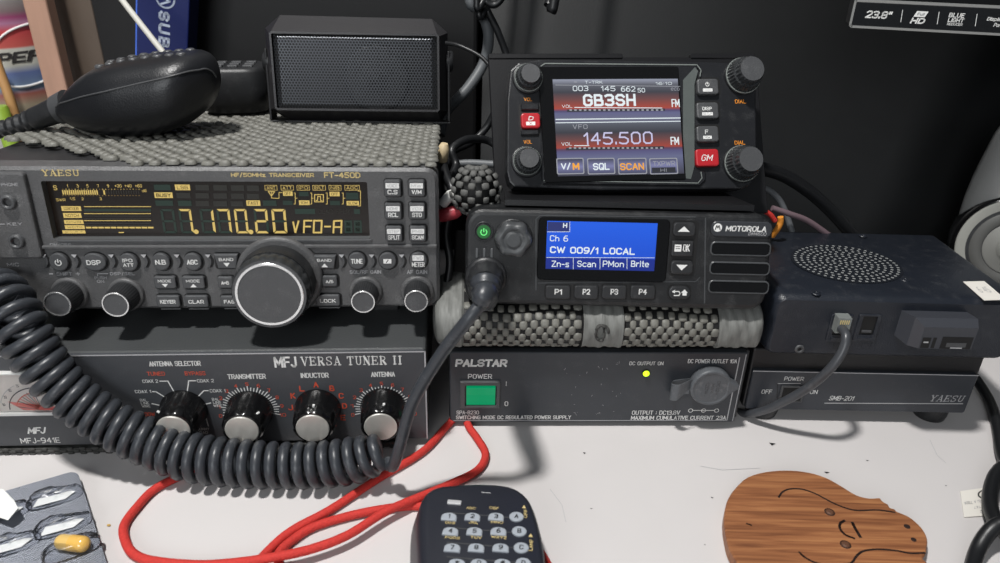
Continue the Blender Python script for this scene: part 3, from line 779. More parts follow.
    # ---- jacks
    for px, py in ((8, 202.4), (16.4, 241.7)):
        u, v = F.l(px, py, -.004); j = MB()
        j.lathe((u, -.002, v), (0, -1, 0), [(.0036, 0), (.0036, .0026), (.0029, .0032), (.0021, .0030), (.002, -.0005)], M['key'], n=28, mcap=M['blk']); j.build('jack', root)
    # ---- knobs
    def ftknob(px, py, r, d_, rb, name):
        u, v = F.l(px, py, -d_); k = MB()
        k.lathe((u, 0, v), (0, -1, 0), [(rb, 0), (rb, .0014), (rb * .93, .0022), (rb * .86, .0022)], M['ftface'], n=48)
        rf = lambda an, i_: 1 + (.02 * math.cos(an * 36) if 1 <= i_ <= 3 else 0)
        k.lathe((u, -.002, v), (0, -1, 0), [(r * 1.12, 0), (r * 1.12, .001), (r * 1.08, d_ * .5), (r * 1.03, d_ - .004), (r, d_ - .0026), (r, d_ - .002)], M['rub'], n=144, rf=rf, mcap=M['ftcap'])
        o = k.build(name, root)
        k = MB(); k.ring(circle(u, v, r * 1.0, 48), circle(u, v, r * .90, 48), -d_ - .0003, -d_ + .0006, M['chrome'], bev=.0001); k.build('ring', o)
        return u, v, o
    ftknob(57.3, 304, .0064, .0135, .0088, 'knob'); ftknob(115.5, 304.6, .0064, .0135, .0088, 'knob')
    ftknob(363, 301.8, .0059, .0135, .0085, 'knob'); ftknob(416.1, 301.2, .0059, .0135, .0085, 'knob')
    # big tuning knob
    u, v = F.l(269.5, 294.6, -.0215); k = MB()
    k.lathe((u + .0006, 0, v + .001), (0, -1, 0), [(.0215, 0), (.0215, .0018), (.0203, .003), (.0195, .003)], M['ftface'], n=64)
    k.lathe((u, -.003, v), (0, -1, 0), [(.0186, 0), (.0188, .002), (.0186, .010)], M['rub'], n=128, rf=lambda an, i_: 1 + .014 * math.cos(an * 60) * (1 if i_ else 0))
    k.lathe((u, -.013, v), (0, -1, 0), [(.0178, 0), (.0184, .001), (.0186, .0062), (.0174, .0085)], M['knurl'], n=96, rf=lambda an, i_: 1 - (.045 * max(0, math.cos(an * 24)) if i_ in (1, 2) else 0), mcap=M['ftcap'])
    o = k.build('tuning_knob', root)
    k = MB(); k.ring(circle(u, v, .0162, 64), circle(u, v, .0149, 64), -.0219, -.0212, M['chrome'], bev=.0002); k.build('ring', o)
    k = MB(); k.lathe((u, -.0212, v), (0, -1, 0), [(.0150, 0), (.0150, .0003), (.0146, .0005)], M['ftcap'], n=48, smooth=False); k.build('cap', o)
    # front feet / folding stand resting on the tuner
    for sx in (x0 + .03, x1 - .03):
        k = MB()
        zt = -.0125
        k.box(sx - .007, sx + .007, .02, .034, zt - .004 + .004, .002, M['rub'], r=.001); k.build('foot', root)
    for sx in (x0 + .03, x1 - .03):
        k = MB(); h = .0125 + .0 ; 
        k.box(sx - .007, sx + .007, .165, .18, -FT_back(), .002, M['rub'], r=.001); k.build('foot', root)
    return root
def FT_back():
    # drop from the underside to the tuner's lid at the rear feet
    p = FT.w(0, .17, 0); return max(.0008, (p.z - (FM_.o.z + FM_.H)) - .0003)
FTR = build_ft()
print('MFJ H', FM_.H, FM_.o, 'FT', FT.o, FT.H, FT.x0, FT.x1)
def TX(b, F, y0, m0=None):
    m0 = m0 or M['white']
    def T(s, *p, m=m0, y=y0, **k): b.text(s, F.rect(*p, y), y, m, **k)
    return T
def LN(b, F, y0, m0, w0):
    def L(pts, m=m0, w=w0, y=y0, closed=False): b.line([F.l(p[0], p[1], y) for p in pts], w, y, m, closed)
    return L
def BX(b, F, y0):
    def B(p, m, y=y0, r=0):
        X = F.rect(*p, y)
        if r: b.poly(rrect(*X, r), y, m)
        else: b.rect(*X, y, m)
        return X
    return B

# ================================================================== power supply
FP = Frame(on_z(450, 422.5, 0.003), yaw=2.5)
def build_supply():
    F = FP; X1 = F.l(741, 390)[0]; H = F.l(600, 352.5)[1]; F.X1 = X1; F.H = H
    root = thing('power_supply', F, 'black regulated power supply with glowing green power rocker and capped round outlet', 'power supply')
    b = MB(); b.box(-.0006, X1 + .0022, .003, .165, .0005, H, M['case'], r=.0012); b.build('case', root)
    b = MB(); b.prism(rrect(0, X1, 0, H, .001), 0, .004, M['pal'], bev=.0005)
    y = -INK; T = TX(b, F, y); L = LN(b, F, y, M['grey'], .0004)
    b.line([(X1 - .0045, .0015), (X1 - .0045, H - .003)], .0006, y, M['grey']); b.line([(.002, .0014), (X1 - .0045, .0014)], .0004, y, M['grey'])
    b.line([(X1 - .0012, .001), (X1 - .0012, H - .001)], .0004, y, M['grey'])
    T('PALSTAR', 455.5, 359.2, 507.2, 366.8, bold=.05, shear=.12); T('POWER', 468, 374, 492, 378.8)
    T('I', 506, 381.5, 507.1, 386); L([(504.5, 383.6), (509, 383.6)], m=M['pal'], w=.0001)
    T('O', 504.6, 401.4, 508.2, 406); T('SPA-8230', 456.5, 410.6, 479, 414.4); T('SWITCHING MODE DC REGULATED POWER SUPPLY', 456, 415.5, 571, 419.2, bold=.02)
    T('DC OUTPUT ON', 629.5, 361.6, 663.5, 365.2); T('DC POWER OUTLET 10A', 688, 359.2, 737, 363.2)
    T('OUTPUT : DC13.8V', 632, 410.6, 680, 414.8); T('MAXIMUM CUMULATIVE CURRENT 23A', 631, 415.8, 726, 419.8, bold=.02)
    for px in (690.5, 703.5, 716.5):
        u, v = F.l(px, 410.4); b.line(circle(u, v, .0012, 16), .0004, y, M['white'], closed=True)
    L([(693, 410.4), (714, 410.4)], m=M['white'])
    # scratches and flecks of dust
    rnd = random.Random(3)
    for k in range(26):
        u = rnd.uniform(.06, .095); v = rnd.uniform(.004, .04); a = rnd.uniform(0, 3.1); r = rnd.uniform(.0002, .0014)
        b.line([(u, v), (u + r * math.cos(a), v + r * math.sin(a))], .00015, y, M['grey'])
    b.build('front_panel', root)
    # rocker
    X = F.rect(459.8, 380.2, 500, 406.8)
    k = MB(); inn = rrect(*F.rect(464.8, 384, 496.6, 405), .0006)
    k.ring(rrect(*X, .0008), inn, -.0016, 0, M['key'], bev=.0004, ybi=.002); o = k.build('switch', root)
    gx = F.rect(466.4, 385.2, 495.2, 404.2)
    grn = mat('lit_green_rocker', (0, 40, 26), rough=.4, spec=.2, emit=(0, 150, 96), estr=.85)
    g = MB(); zt, zb = gx[3], gx[2]; zm = zt - (zt - zb) * .45
    g.loft([[(x, -.0028, zt), (x, -.0012, zm), (x, -.0006, zb), (x, .002, zb), (x, .002, zt)] for x in (gx[0], gx[1])], grn, smooth=False)
    g.build('rocker', o)
    # LED
    u, v = F.l(646, 373); k = MB(); k.lathe((u, 0, v), (0, -1, 0), [(.0018, 0), (.0018, .0008), (.0012, .0016), (.0004, .002)], mat('lit_led_green', (150, 190, 20), rough=.2, emit=(196, 240, 40), estr=1.6), n=20); k.build('indicator_light', root)
    k = MB(); k.ring(circle(u, v, .0023, 24), circle(u, v, .0017, 24), -.0005, 0, M['blk']); k.build('light_rim', root)
    # rubber cap over the outlet
    u, v = F.l(710.5, 386.5, -.004); cap = mat('rubber_cap', (84, 87, 91), rough=.45, bump=.2, dust=.15)
    k = MB()
    k.lathe((u, 0, v), (0, -1, 0), [(.0108, 0), (.0112, .001), (.0114, .005), (.0108, .0062), (.0098, .0060), (.0092, .0057)], cap, n=48)
    for r_, w_ in ((0, 0),):
        pass
    # moulded lettering, standing on edge
    k.text('DC12V', (u + .0026, u + .0044, v - .0045, v + .0045), -.00575, M['key'], rot=90); k.text('MAX', (u - .0002, u + .0014, v - .003, v + .003), -.00575, M['key'], rot=90); k.text('120W', (u - .0034, u - .0016, v - .0038, v + .0038), -.00575, M['key'], rot=90)
    k.prism([(u + .0085, v - .0055), (u + .0150, v - .0005), (u + .0150, v + .0015), (u + .0085, v + .0055)], -.0062, -.0012, cap, bev=.0006)
    oc = k.build('outlet_cap', root)
    k = MB(); xs = F.l(681, 392, -.004)[0]
    P = [(u - .0095, -.0035, v + .004), (u - .0135, -.006, v + .0032), (xs - .003, -.0085, v + .0018), (xs - .0062, -.006, v + .0004), (xs - .0045, -.002, v - .0002), (xs + .002, -.0006, v), (u - .01, -.0006, v + .0005)]
    pp = catmull(P, 6); n = len(pp)
    vs = []; hh = .0052
    for i, p in enumerate(pp):
        h1 = hh * (.35 + .65 * min(1, i / 12)) ; z0_ = p.z - h1 * 1.5; z1_ = p.z + h1 * .45
        vs.append([Vector((p.x, p.y, z0_)), Vector((p.x, p.y, z1_)), Vector((p.x + .0004, p.y + .0007, z1_)), Vector((p.x + .0004, p.y + .0007, z0_))])
    k.loft(vs, cap, smooth=False); k.build('strap', oc)
    for sx in (.01, X1 - .01):
        for sy in (.012, .15):
            k = MB(); k.lathe((sx, sy, .0008), (0, 0, -1), [(.005, 0), (.005, .0034), (.0045, .0037)], M['rub'], n=24); k.build('foot', root)
    return root
build_supply()
print('PAL', FP.o, FP.X1, FP.H)

# ================================================================== rolled grip mat wedged between supply and radio
ROLLH = 0.0285
def build_roll():
    F = FP; H = F.H
    rootlab = 'grey open-mesh grip mat rolled up and wedged between two stacked black units'
    b = MB(); xa = F.l(432, 330, -.003)[0]; xb = F.l(765, 335, -.003)[0]
    cy, cz, ry, rz = .022, H + ROLLH / 2 + .0003, .0275, ROLLH / 2
    smooth_m = mat('grip_mat_flattened', (112, 113, 110), rough=.6, bump=.5, bscale=300, vary=.3, vscale=250, stretch=(2.2, 1, .35))
    zones = ((F.l(432, 330)[0], F.l(463, 330)[0]), (F.l(581, 330)[0], F.l(622, 330)[0]), (F.l(716, 330)[0], F.l(766, 330)[0]))
    def inz(x): return any(a <= x <= c for a, c in zones)
    def rad(x):
        e = min(1, (x - xa) / .008, (xb - x) / .005); e = max(0, e); e = .55 + .45 * math.sqrt(1 - (1 - e) ** 2)
        return e
    def pt(x, a, off=0.0):
        e = rad(x); n = 2.6
        c, s_ = math.cos(a), math.sin(a)
        q = (abs(c) ** n + abs(s_) ** n) ** (1 / n)
        w = (.0006 * math.sin(x * 900) * math.sin(a * 5 + x * 300) if inz(x) else 0)
        return Vector((x, cy - (ry * e + off + w) * c / q, cz + (rz * e + (off + w) * .9) * s_ / q))
    NX = 150; NA = 40
    rings = []; xs = [xa + (xb - xa) * i / NX for i in range(NX + 1)]
    for x in xs: rings.append([pt(x, 2 * PI * k / NA, .0006 if inz(x) else -.0006) for k in range(NA)])
    for i in range(NX):
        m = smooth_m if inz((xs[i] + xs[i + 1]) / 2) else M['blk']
        vs = rings[i] + rings[i + 1]
        b.add(vs, [(k, (k + 1) % NA, NA + (k + 1) % NA, NA + k) for k in range(NA)], m, True)
    b.add(rings[0], [tuple(range(NA))], smooth_m); b.add(rings[-1], [tuple(range(NA))], smooth_m)
    pu = .00285; nu = int((xb - xa) / pu); NV = 12
    def fn(i, j):
        x = xa + .001 + i * pu + .0003 * math.sin(j * 1.3 + i * .4); a = -1.15 + j * (3.0 / NV) + .05 * math.sin(i * .35)
        p = pt(x, a, -.0006); p2 = pt(x, a + .02, -.0006); ev = (p2 - p).normalized(); eu = Vector((1, 0, 0)); n = ev.cross(eu); 
        if n.dot(p - Vector((x, cy, cz))) < 0: n = -n
        return p, eu, ev, n
    nubs(b, None, nu, NV, fn, M['matn'], .00205, .0024, .0010, skip=lambda i, j: inz(xa + .001 + i * pu), jitter=.18)
    # thin strands of mesh crossing the holes
    for i in range(0):
        x = xa + .001 + i * pu
        if inz(x): continue
        pts = [pt(x + .0002 * math.sin(k), -1.15 + 3.0 * k / NV, -.0003) for k in range(NV)]
        b.tube(pts, .00045, M['matn'], n=4, raw=True, caps=False)
    # frayed knot in the middle
    u, v = F.l(601, 333, -.006)
    for k in range(7):
        a = k * .9; b.tube([(u + .004 * math.cos(a + t * .5) * (1 - .1 * k), -.0062 - .0006 * math.sin(t * 2), v + .0045 * math.sin(a + t * .5)) for t in range(4)], .0007, M['matd'], n=5, sub=3)
    o = b.build('rolled_grip_mat', recalc=False); o.location = F.o; o.rotation_euler = F.eul
    tag(o, rootlab, 'grip mat')
build_roll()

# ================================================================== middle radio with the blue screen
zb = (FP.w(0, 0, FP.H + ROLLH)).z
FMO = Frame(on_z(469, 304.5, zb + .0012), yaw=0.5, tilt=13)
def build_mobile():
    F = FMO; x0 = F.l(465, 255)[0]; x1 = F.l(771.5, 255)[0]; H = F.l(620, 212)[1]; F.x0 = x0; F.x1 = x1; F.H = H
    root = thing('mobile_radio', F, 'black mobile radio with blue lit screen, resting on the rolled grip mat', 'radio')
    b = MB(); b.box(x0 + .004, x1 - .004, .018, .125, .004, H - .002, M['case'], r=.003)
    for k in range(26): x = x0 + .01 + k * (x1 - x0 - .02) / 25; b.box(x - .0008, x + .0008, .03, .123, H - .003, H + .0008, M['case'])
    b.build('heat_sink_body', root)
    b = MB(); b.prism(rrect(x0, x1, 0, H, .0085, seg=6), 0, .022, M['moto'], bev=.003, seg=3)
    y = -INK; T = TX(b, F, y); L = LN(b, F, y, M['grey'], .0003)
    ln = mat('moulded_edge', (70, 72, 74), rough=.35)
    L([(536, 290), (536, 219), (540, 215.5), (696, 217)], m=ln, w=.0005); L([(704.5, 303), (705.5, 218)], m=ln, w=.0006); L([(538, 283), (696, 281.5), (700, 277)], m=ln, w=.0004)
    b.build('front_housing', root)
    # glass over the screen
    g = MB(); X = F.rect(537.5, 217.8, 668, 281); g.prism(rrect(*X, .0025), -.0009, .0005, M['gloss'], bev=.0004); g.build('screen_glass', root)
    yd = -.0009 - INK; d = MB(); B = BX(d, F, yd)
    X = F.rect(546.4, 222, 656, 270, yd)
    blue = rampmat('lit_blue_screen', 2, X[2], X[3], [(0, (14, 40, 132)), (.24, (14, 40, 140)), (.26, (18, 78, 206)), (1, (24, 92, 226))], emit=1.0, rough=.25)
    d.rect(X[0], X[1], X[2], X[3], yd, blue)
    wl = mat('lit_white', (30, 30, 30), rough=.4, emit=(226, 236, 240), estr=1.0); M['wl'] = wl
    nv = mat('lit_navy', (10, 10, 30), rough=.4, emit=(30, 42, 104), estr=1.0)
    y2 = yd - .00008; y3 = yd - .00016
    B((547.6, 222, 569.4, 231.4), nv, y2)
    T2 = TX(d, F, y3, wl); L2 = LN(d, F, y2, wl, .00022)
    L2([(547.4, 231.8), (569.8, 231.8), (569.8, 222)])
    T2('H', 563, 223, 567.2, 227.8, bold=.04); T2('Ch 6', 550, 235.4, 568, 241.4); T2('CW 009/1 LOCAL', 550, 246.8, 635, 254.4, bold=.025)
    L2([(546.5, 257.5), (654.5, 257.8)])
    for x in (573.3, 600, 627): L2([(x, 257.6), (x, 269)])
    T2('Zn-s', 551.6, 260.8, 569, 267); T2('Scan', 577.3, 260.8, 596, 267); T2('PMon', 602.8, 260.8, 624, 267); T2('Brite', 631, 260.8, 649, 267)
    d.build('display', root)
    # keys
    def k_(box, lab, r=.0014, tb=None, nm='button', **kw):
        X = F.rect(*box); k, yy = btn(F, root, X, M['motok'], r=r, h=.0016)
        Tk = TX(k, F, yy)
        if lab == 'up': q = F.rect(*tb, yy); tri(k, q[0], q[1], q[2], q[3], yy, M['white'])
        elif lab == 'dn': q = F.rect(*tb, yy); tri(k, q[0], q[1], q[2], q[3], yy, M['white'], up=False)
        elif lab == 'home':
            Lk = LN(k, F, yy, M['white'], .0005); Lk([(674, 291.5), (679, 291.5), (680, 293.5), (679, 295.5), (674, 295.5)])
            q = F.rect(672, 289.6, 675, 293.6, yy); k.add([(q[1], yy, q[2]), (q[1], yy, q[3]), (q[0], yy, (q[2] + q[3]) / 2)], [(0, 1, 2)], M['white'])
            q = F.rect(681, 289.4, 688, 292.8, yy); tri(k, q[0], q[1], q[2], q[3], yy, M['white']); q = F.rect(682.4, 292.6, 686.6, 295.6, yy); k.rect(*q, yy, M['white'])
        elif lab == 'OK':
            Tk('OK', 683, 244.4, 690, 251.6, bold=.03); q = F.rect(674.6, 244.6, 681.4, 251.6, yy); k.rect(*q, yy, M['white'])
            LN(k, F, yy - .00005, M['ink'], .0003)([(675.8, 246.6), (680, 246.6)]); LN(k, F, yy - .00005, M['ink'], .0003)([(675.8, 248.6), (680, 248.6)])
        else: Tk(lab, *tb, bold=.03)
        k.build(nm, root)
    for bx_ in ((544, 284.4, 599, 300), (600, 284.4, 656, 300), (667, 284.6, 691, 300), (670, 220.5, 697, 276)):
        w = MB(); w.poly(rrect(*F.rect(*bx_), .002), -INK * .5, M['blk']); w.build('key_recess', root)
    k_((545.2, 285, 570.2, 298.2), 'P1', tb=(554.6, 289, 562, 294.6)); k_((574, 285, 598, 298.2), 'P2', tb=(582.6, 289, 590.2, 294.6))
    k_((601.8, 285, 626, 298.2), 'P3', tb=(610.6, 289, 618.2, 294.6)); k_((630, 285, 654.8, 298.2), 'P4', tb=(638.8, 289, 646.8, 294.6))
    k_((668.2, 285.6, 690, 298.4), 'home', r=.003)
    k_((672.6, 222, 695, 235.8), 'up', r=.002, tb=(678, 226.4, 690, 231.8)); k_((671, 240.4, 692.6, 255.8), 'OK', r=.0008); k_((670.2, 260.2, 692.4, 273.6), 'dn', r=.002, tb=(676, 264.8, 687.6, 270.4))
    # badge and speaker slots
    k = MB(); k.prism(rrect(*F.rect(711, 221.4, 772, 236.8), .003), -.0006, .0005, mat('badge_grey', (52, 54, 58), rough=.35), bev=.0004)
    yy = -.0006 - INK; Tk = TX(k, F, yy); Tk('MOTOROLA', 725.8, 226, 766.6, 231.6, bold=.04, shear=.1); Tk('DM4600', 748.6, 232.2, 766.4, 235.6, m=M['grey'], shear=.2)
    u, v = F.l(717.8, 227.6, yy); k.poly(circle(u, v, .0021, 24), yy, M['white'])
    bw = .0019
    k.line([(u - bw * .62, v - bw * .5), (u - bw * .3, v + bw * .55), (u, v - bw * .1), (u + bw * .3, v + bw * .55), (u + bw * .62, v - bw * .5)], .0005, yy - .00004, M['ink']); k.build('badge', root)
    for bx_ in ((710, 241.8, 771, 256), (709.2, 261.8, 770, 275), (708, 280.4, 769, 293.6)):
        X = F.rect(*bx_); o = rrect(*X, (X[3] - X[2]) * .36, seg=5); k = MB()
        k.ring(o, inset(o, .0007), -.0005, .0003, ln, bev=.0003, ybi=.0002); k.poly(inset(o, .0007), -.0001, M['gloss']); k.build('speaker_slot', root)
    # power key, volume knob, light slots
    u, v = F.l(483.8, 231.6, -.001); k = MB()
    k.lathe((u, 0, v), (0, -1, 0), [(.0050, 0), (.0049, .0006), (.0043, .0008), (.0043, .0003), (.0036, .0003), (.0034, .0014)], M['motok'], n=32, mcap=mat('lit_green_key', (16, 60, 24), rough=.4, emit=(20, 110, 44), estr=.5))
    power_sym(k, u, v - .0002, .0015, -.0014 - INK, mat('lit_green', (40, 90, 40), emit=(110, 240, 130), estr=1.0), .0005); k.build('power_button', root)
    for px in (477, 484.4, 491.8):
        k = MB(); X = F.rect(px - 1.3, 248.2, px + 1.3, 258); k.prism(rrect(*X, .0006), -.0006, .0002, mat('light_slot', (84, 86, 88), rough=.3), bev=.0003); k.build('light_slot', root)
    u, v = F.l(513.5, 240.5, -.008); k = MB()
    lob = lambda an, i_: 1 + (.07 * math.cos(an * 6 + .4) if 1 <= i_ <= 4 else 0)
    k.lathe((u, 0, v), (0, -1, 0), [(.0095, 0), (.0095, .001), (.0090, .0012)], M['moto'], n=40)
    km = mat('volume_knob_grey', (66, 68, 70), rough=.4, bump=.15, dust=.25)
    k.lathe((u, -.001, v), (0, -1, 0), [(.0082, 0), (.0088, .001), (.0088, .004), (.0080, .0068), (.0060, .0076), (.0050, .0068), (.0040, .0066), (.0034, .0074), (.0030, .0074)], km, n=72, rf=lob); k.build('volume_knob', root)
    # microphone socket ring
    u, v = F.l(486, 277.5, -.002); F.plug = (u, v); k = MB()
    k.lathe((u, 0, v), (0, -1, 0), [(.0102, 0), (.0104, .0008), (.0100, .0024), (.0088, .0028)], M['motok'], n=48); k.build('microphone_socket', root)
    return root
build_mobile()
print('MO', FMO.o, FMO.x0, FMO.x1, FMO.H)

# ================================================================== control head with the colour screen
def frame_from_vp(px, py):
    d = ray(px, py).normalized()
    return math.degrees(math.atan2(-d.x, d.y)), math.degrees(math.asin(-d.z))
yw, tl = frame_from_vp(405, 335)
zt = FMO.w(.07, .03, FMO.H).z
FC = Frame(on_z(632, 188.5, zt + .0075), yaw=yw, tilt=tl)
def build_head():
    F = FC
    root = thing('control_head', F, 'black control head tilted back on a bracket, with colour screen and two red keys', 'radio control head')
    X0 = F.l(507, 125)[0]; X1 = F.l(757, 125)[0]; Zt = F.l(620, 62)[1]; Zb = 0.0
    F.X0, F.X1, F.H = X0, X1, Zt
    b = MB(); b.box(X0 + .006, X1 - .006, .008, .020, .003, Zt - .003, M['case'], r=.002); b.build('rear_housing', root)
    b = MB()
    out = [F.l(*p) for p in ((514, 186.5), (602, 190), (742, 188.5), (750, 185), (757, 176), (756, 72), (746, 64), (716, 62), (620, 60.5), (540, 59.5), (519, 62.5), (510.5, 70), (507.5, 100), (507, 172), (509.5, 182))]
    wo = [F.l(*p) for p in ()]
    b.prism(out, 0, .010, M['ftm'], bev=.0009, seg=2)
    # raised inner surround of the screen
    y = -INK
    b.build('housing', root)
    s = MB(); so = [F.l(*p, -.0012) for p in ((543, 184), (700, 186), (706, 180), (706, 172), (694, 168), (694, 74), (700, 66), (699, 63), (540, 61.5), (536, 66), (541, 74), (541, 176))]
    s.prism(so, -.0012, .0005, M['ftm'], bev=.0006)
    # slope at the right of the screen, its reflected highlight painted in light grey
    s.poly([F.l(*p, -.0014) for p in ((683, 178), (691, 179), (694.5, 166), (694.5, 84), (698, 71), (695, 67), (683, 80))], -.0014, mat('surround_slope_highlight', (104, 110, 108), rough=.3, metal=.4, dust=.2, dscale=2400))
    s.line([F.l(*p, -.0015) for p in ((541, 66), (545, 63.4), (697, 64.8), (701, 70), (700, 76))], .0006, -.0015, M['bezel'])
    s.line([F.l(*p, -.0015) for p in ((544, 180.5), (698, 183), (702, 178), (701, 172))], .0005, -.0015, M['bezel'])
    s.build('screen_surround', root)
    g = MB(); X = F.rect(541.5, 66.5, 682.5, 181, -.002); g.prism(rrect(*X, .001), -.0019, 0, M['gloss'], bev=.0003); g.build('screen_glass', root)
    d = MB(); yd = -.0019 - INK; X = F.rect(555.2, 79, 681, 175, yd); z = lambda py: (F.l(618, py, yd)[1] - X[2]) / (X[3] - X[2])
    rm = rampmat('lit_colour_screen', 2, X[2], X[3], sorted([(z(175), (60, 60, 72)), (z(157), (100, 104, 136)), (z(151), (84, 82, 122)), (z(148.6), (88, 60, 84)), (z(147), (158, 66, 54)), (z(139), (104, 66, 66)), (z(132), (56, 57, 66)), (z(124), (84, 88, 98)),
                 (z(119.5), (104, 106, 128)), (z(113), (96, 98, 134)), (z(110.6), (78, 70, 108)), (z(108), (164, 68, 54)), (z(99), (108, 68, 68)), (z(92), (60, 61, 70)), (z(84.5), (92, 94, 104)), (z(80), (140, 144, 160))]), emit=1.0, rough=.2)
    d.rect(*X, yd, rm)
    y2 = yd - .0001; y3 = yd - .0002; wl = M['wl']
    lw = mat('lit_lavender', (20, 20, 24), emit=(196, 194, 226)); lo = mat('lit_orange', (30, 20, 10), emit=(240, 166, 58)); lg = mat('lit_grey', (20, 20, 20), emit=(150, 152, 160)); dk = mat('lit_dark', (10, 10, 12), emit=(38, 40, 48))
    T = TX(d, F, y3, wl); B = BX(d, F, y2); L = LN(d, F, y2, wl, .0003)
    T('-', 574, 81.6, 577, 82.4, m=lg); T('T-TRK', 585, 80.8, 602.5, 83.6); T('16:10', 655.6, 82, 671.8, 84.8)
    L([(555.5, 85), (680, 86.4)], m=lg, w=.0003)
    T('003', 572.8, 85.8, 588.2, 91); T('145', 601, 86, 615.3, 91.2); T('662', 621, 86.4, 635.3, 91.6); T('50', 637.6, 88, 645, 92.4); T('eco', 671, 87.6, 679.5, 90.6, m=lg)
    T('GB3SH', 583, 94, 635.7, 106.2, bold=.035, space=1.15); T('FM', 671.6, 99, 679.6, 107); T('VOL', 562, 104.8, 572.2, 107.8)
    L([(574.6, 107.4), (662, 108)], w=.0004)
    B((567, 109, 665, 111.4), dk)
    for k in range(20): x = 570 + k * 4.8; L([(x, 110), (x + 1.4, 110)], m=lg, w=.0009, y=y3)
    B((555.6, 118.2, 680.6, 119.2), wl); B((555.6, 121.6, 680.6, 122.4), wl)
    T('VFO', 572.8, 124.4, 587.5, 129, m=lg, space=1.2); T('145.500', 583.6, 132, 652.7, 144.4, m=lw, bold=.01, space=1.1); T('FM', 670.6, 136.8, 679, 144.8); T('VOL', 561.5, 142.4, 572, 145.6)
    L([(574.4, 145.6), (589, 145.6)], w=.0004); B((566, 147, 664, 149.4), dk)
    for k in range(20): x = 569.5 + k * 4.8; L([(x, 148), (x + 1.4, 148)], m=lg, w=.0009, y=y3)
    bm = rampmat('lit_soft_key', 2, F.l(618, 174, yd)[1], F.l(618, 158, yd)[1], [(0, (60, 62, 86)), (.5, (122, 124, 164)), (1, (54, 56, 72))], emit=1.0, rough=.2)
    for a_, c_ in ((556.6, 584), (587.4, 615), (618, 646.8), (649.6, 677.8)):
        B((a_, 158, c_, 174.2), lg, y2, r=.0008); B((a_ + 1, 159, c_ - 1, 173.2), bm, y2 - .00005, r=.0006)
    B((652, 167.4, 675.6, 172.6), dk, y3)
    T('V/', 561, 162.8, 570.6, 169.8, bold=.03, y=y3 - .0001); T('M', 572.6, 162.8, 579.4, 169.8, m=lo, bold=.05, y=y3 - .0001); T('SQL', 593, 163, 609.4, 170, bold=.03, y=y3 - .0001); T('SCAN', 620, 163, 644, 170, m=lo, bold=.03, y=y3 - .0001)
    T('HI', 660.5, 168.4, 666.5, 171.8, m=lg, y=y3 - .0002); T('TXPWR', 653, 161, 675, 165.8, m=lg, y=y3 - .0001)
    d.build('display', root)
    # keys
    def k_(box, lab, m=None):
        X = F.rect(*box, -.002); k = MB(); k.prism(rrect(*X, .0016), -.0028, .0005, m or M['key'], bev=.0007, seg=2); yy = -.0028 - INK
        T = TX(k, F, yy); cx = (box[0] + box[2]) / 2
        u, v = F.l(cx, (box[1] + box[3]) / 2, yy)
        if lab == 'pwr':
            power_sym(k, u, v + .0014, .001, yy, M['white'], .0004); k.rect(u - .0027, u + .0027, v - .0026, v - .0009, yy, M['white']); k.text('LOCK', (u - .0022, u + .0022, v - .0023, v - .0012), yy - .00004, M['grey'])
        elif lab == 'disp':
            k.text('DISP', (u - .0027, u + .0027, v + .0002, v + .0021), yy, M['white'], bold=.03); k.rect(u - .003, u + .003, v - .0026, v - .0009, yy, M['white']); k.text('SETUP', (u - .0026, u + .0026, v - .0023, v - .0012), yy - .00004, M['grey'])
        elif lab == 'f':
            k.text('F', (u - .0012, u + .0006, v + .0002, v + .0024), yy, M['white'], bold=.02); k.rect(u - .0024, u + .0024, v - .0026, v - .0009, yy, M['white']); k.text('MW', (u - .0016, u + .0016, v - .0023, v - .0012), yy - .00004, M['ink'])
        elif lab == 'gm': k.text('GM', (u - .003, u + .0032, v - .0016, v + .0018), yy, M['white'], shear=.3)
        elif lab == 'dx': k.text('D', (u - .0010, u + .0016, v + .0002, v + .0024), yy, M['white'], shear=.25, bold=.03); k.rect(u - .0024, u + .0024, v - .0024, v - .0005, yy, M['white']); k.text('X', (u - .0008, u + .0008, v - .0021, v - .0008), yy - .00004, M['redkey'])
        o = k.build('button', root)
        if m is M['redkey']: o['label'] = 'red key'
        return o
    for bx_ in ((695, 77.5, 720, 96), (694.5, 101, 720, 120), (694.5, 124.6, 720, 143.4), (694, 147.6, 720, 168), (519, 103.5, 541, 136)):
        sh = MB(); sh.poly(rrect(*F.rect(*bx_), .002), -INK * .8, M['blk']); sh.build('key_recess', root)
    for bx_ in ((520.5, 104, 538.5, 110.6), (520.5, 130, 538.5, 135.5)):
        k = MB(); k.prism(rrect(*F.rect(*bx_), .0005), -.0015, .0002, M['ftm'], bev=.0005); k.build('key_surround', root)
    k_((697, 79, 718, 94.6), 'pwr'); k_((696.4, 102.6, 718.2, 118.6), 'disp'); k_((696.4, 126.2, 718.2, 142), 'f'); k_((695.6, 149.2, 718.4, 166.4), 'gm', M['redkey']); k_((521.2, 113.2, 540, 128.2), 'dx', M['redkey'])
    q = MB(); T = TX(q, F, -INK, M['oran']); T('VOL', 524, 97.6, 532, 101); T('VOL', 523.6, 140, 532, 143.8); T('DIAL', 735, 99.4, 746, 103.4, bold=.02); T('DIAL', 734.6, 140.6, 745, 144.6, bold=.02)
    q.line([F.l(541, 113), F.l(541, 127)], .0004, -INK, M['white']); q.build('markings', root)
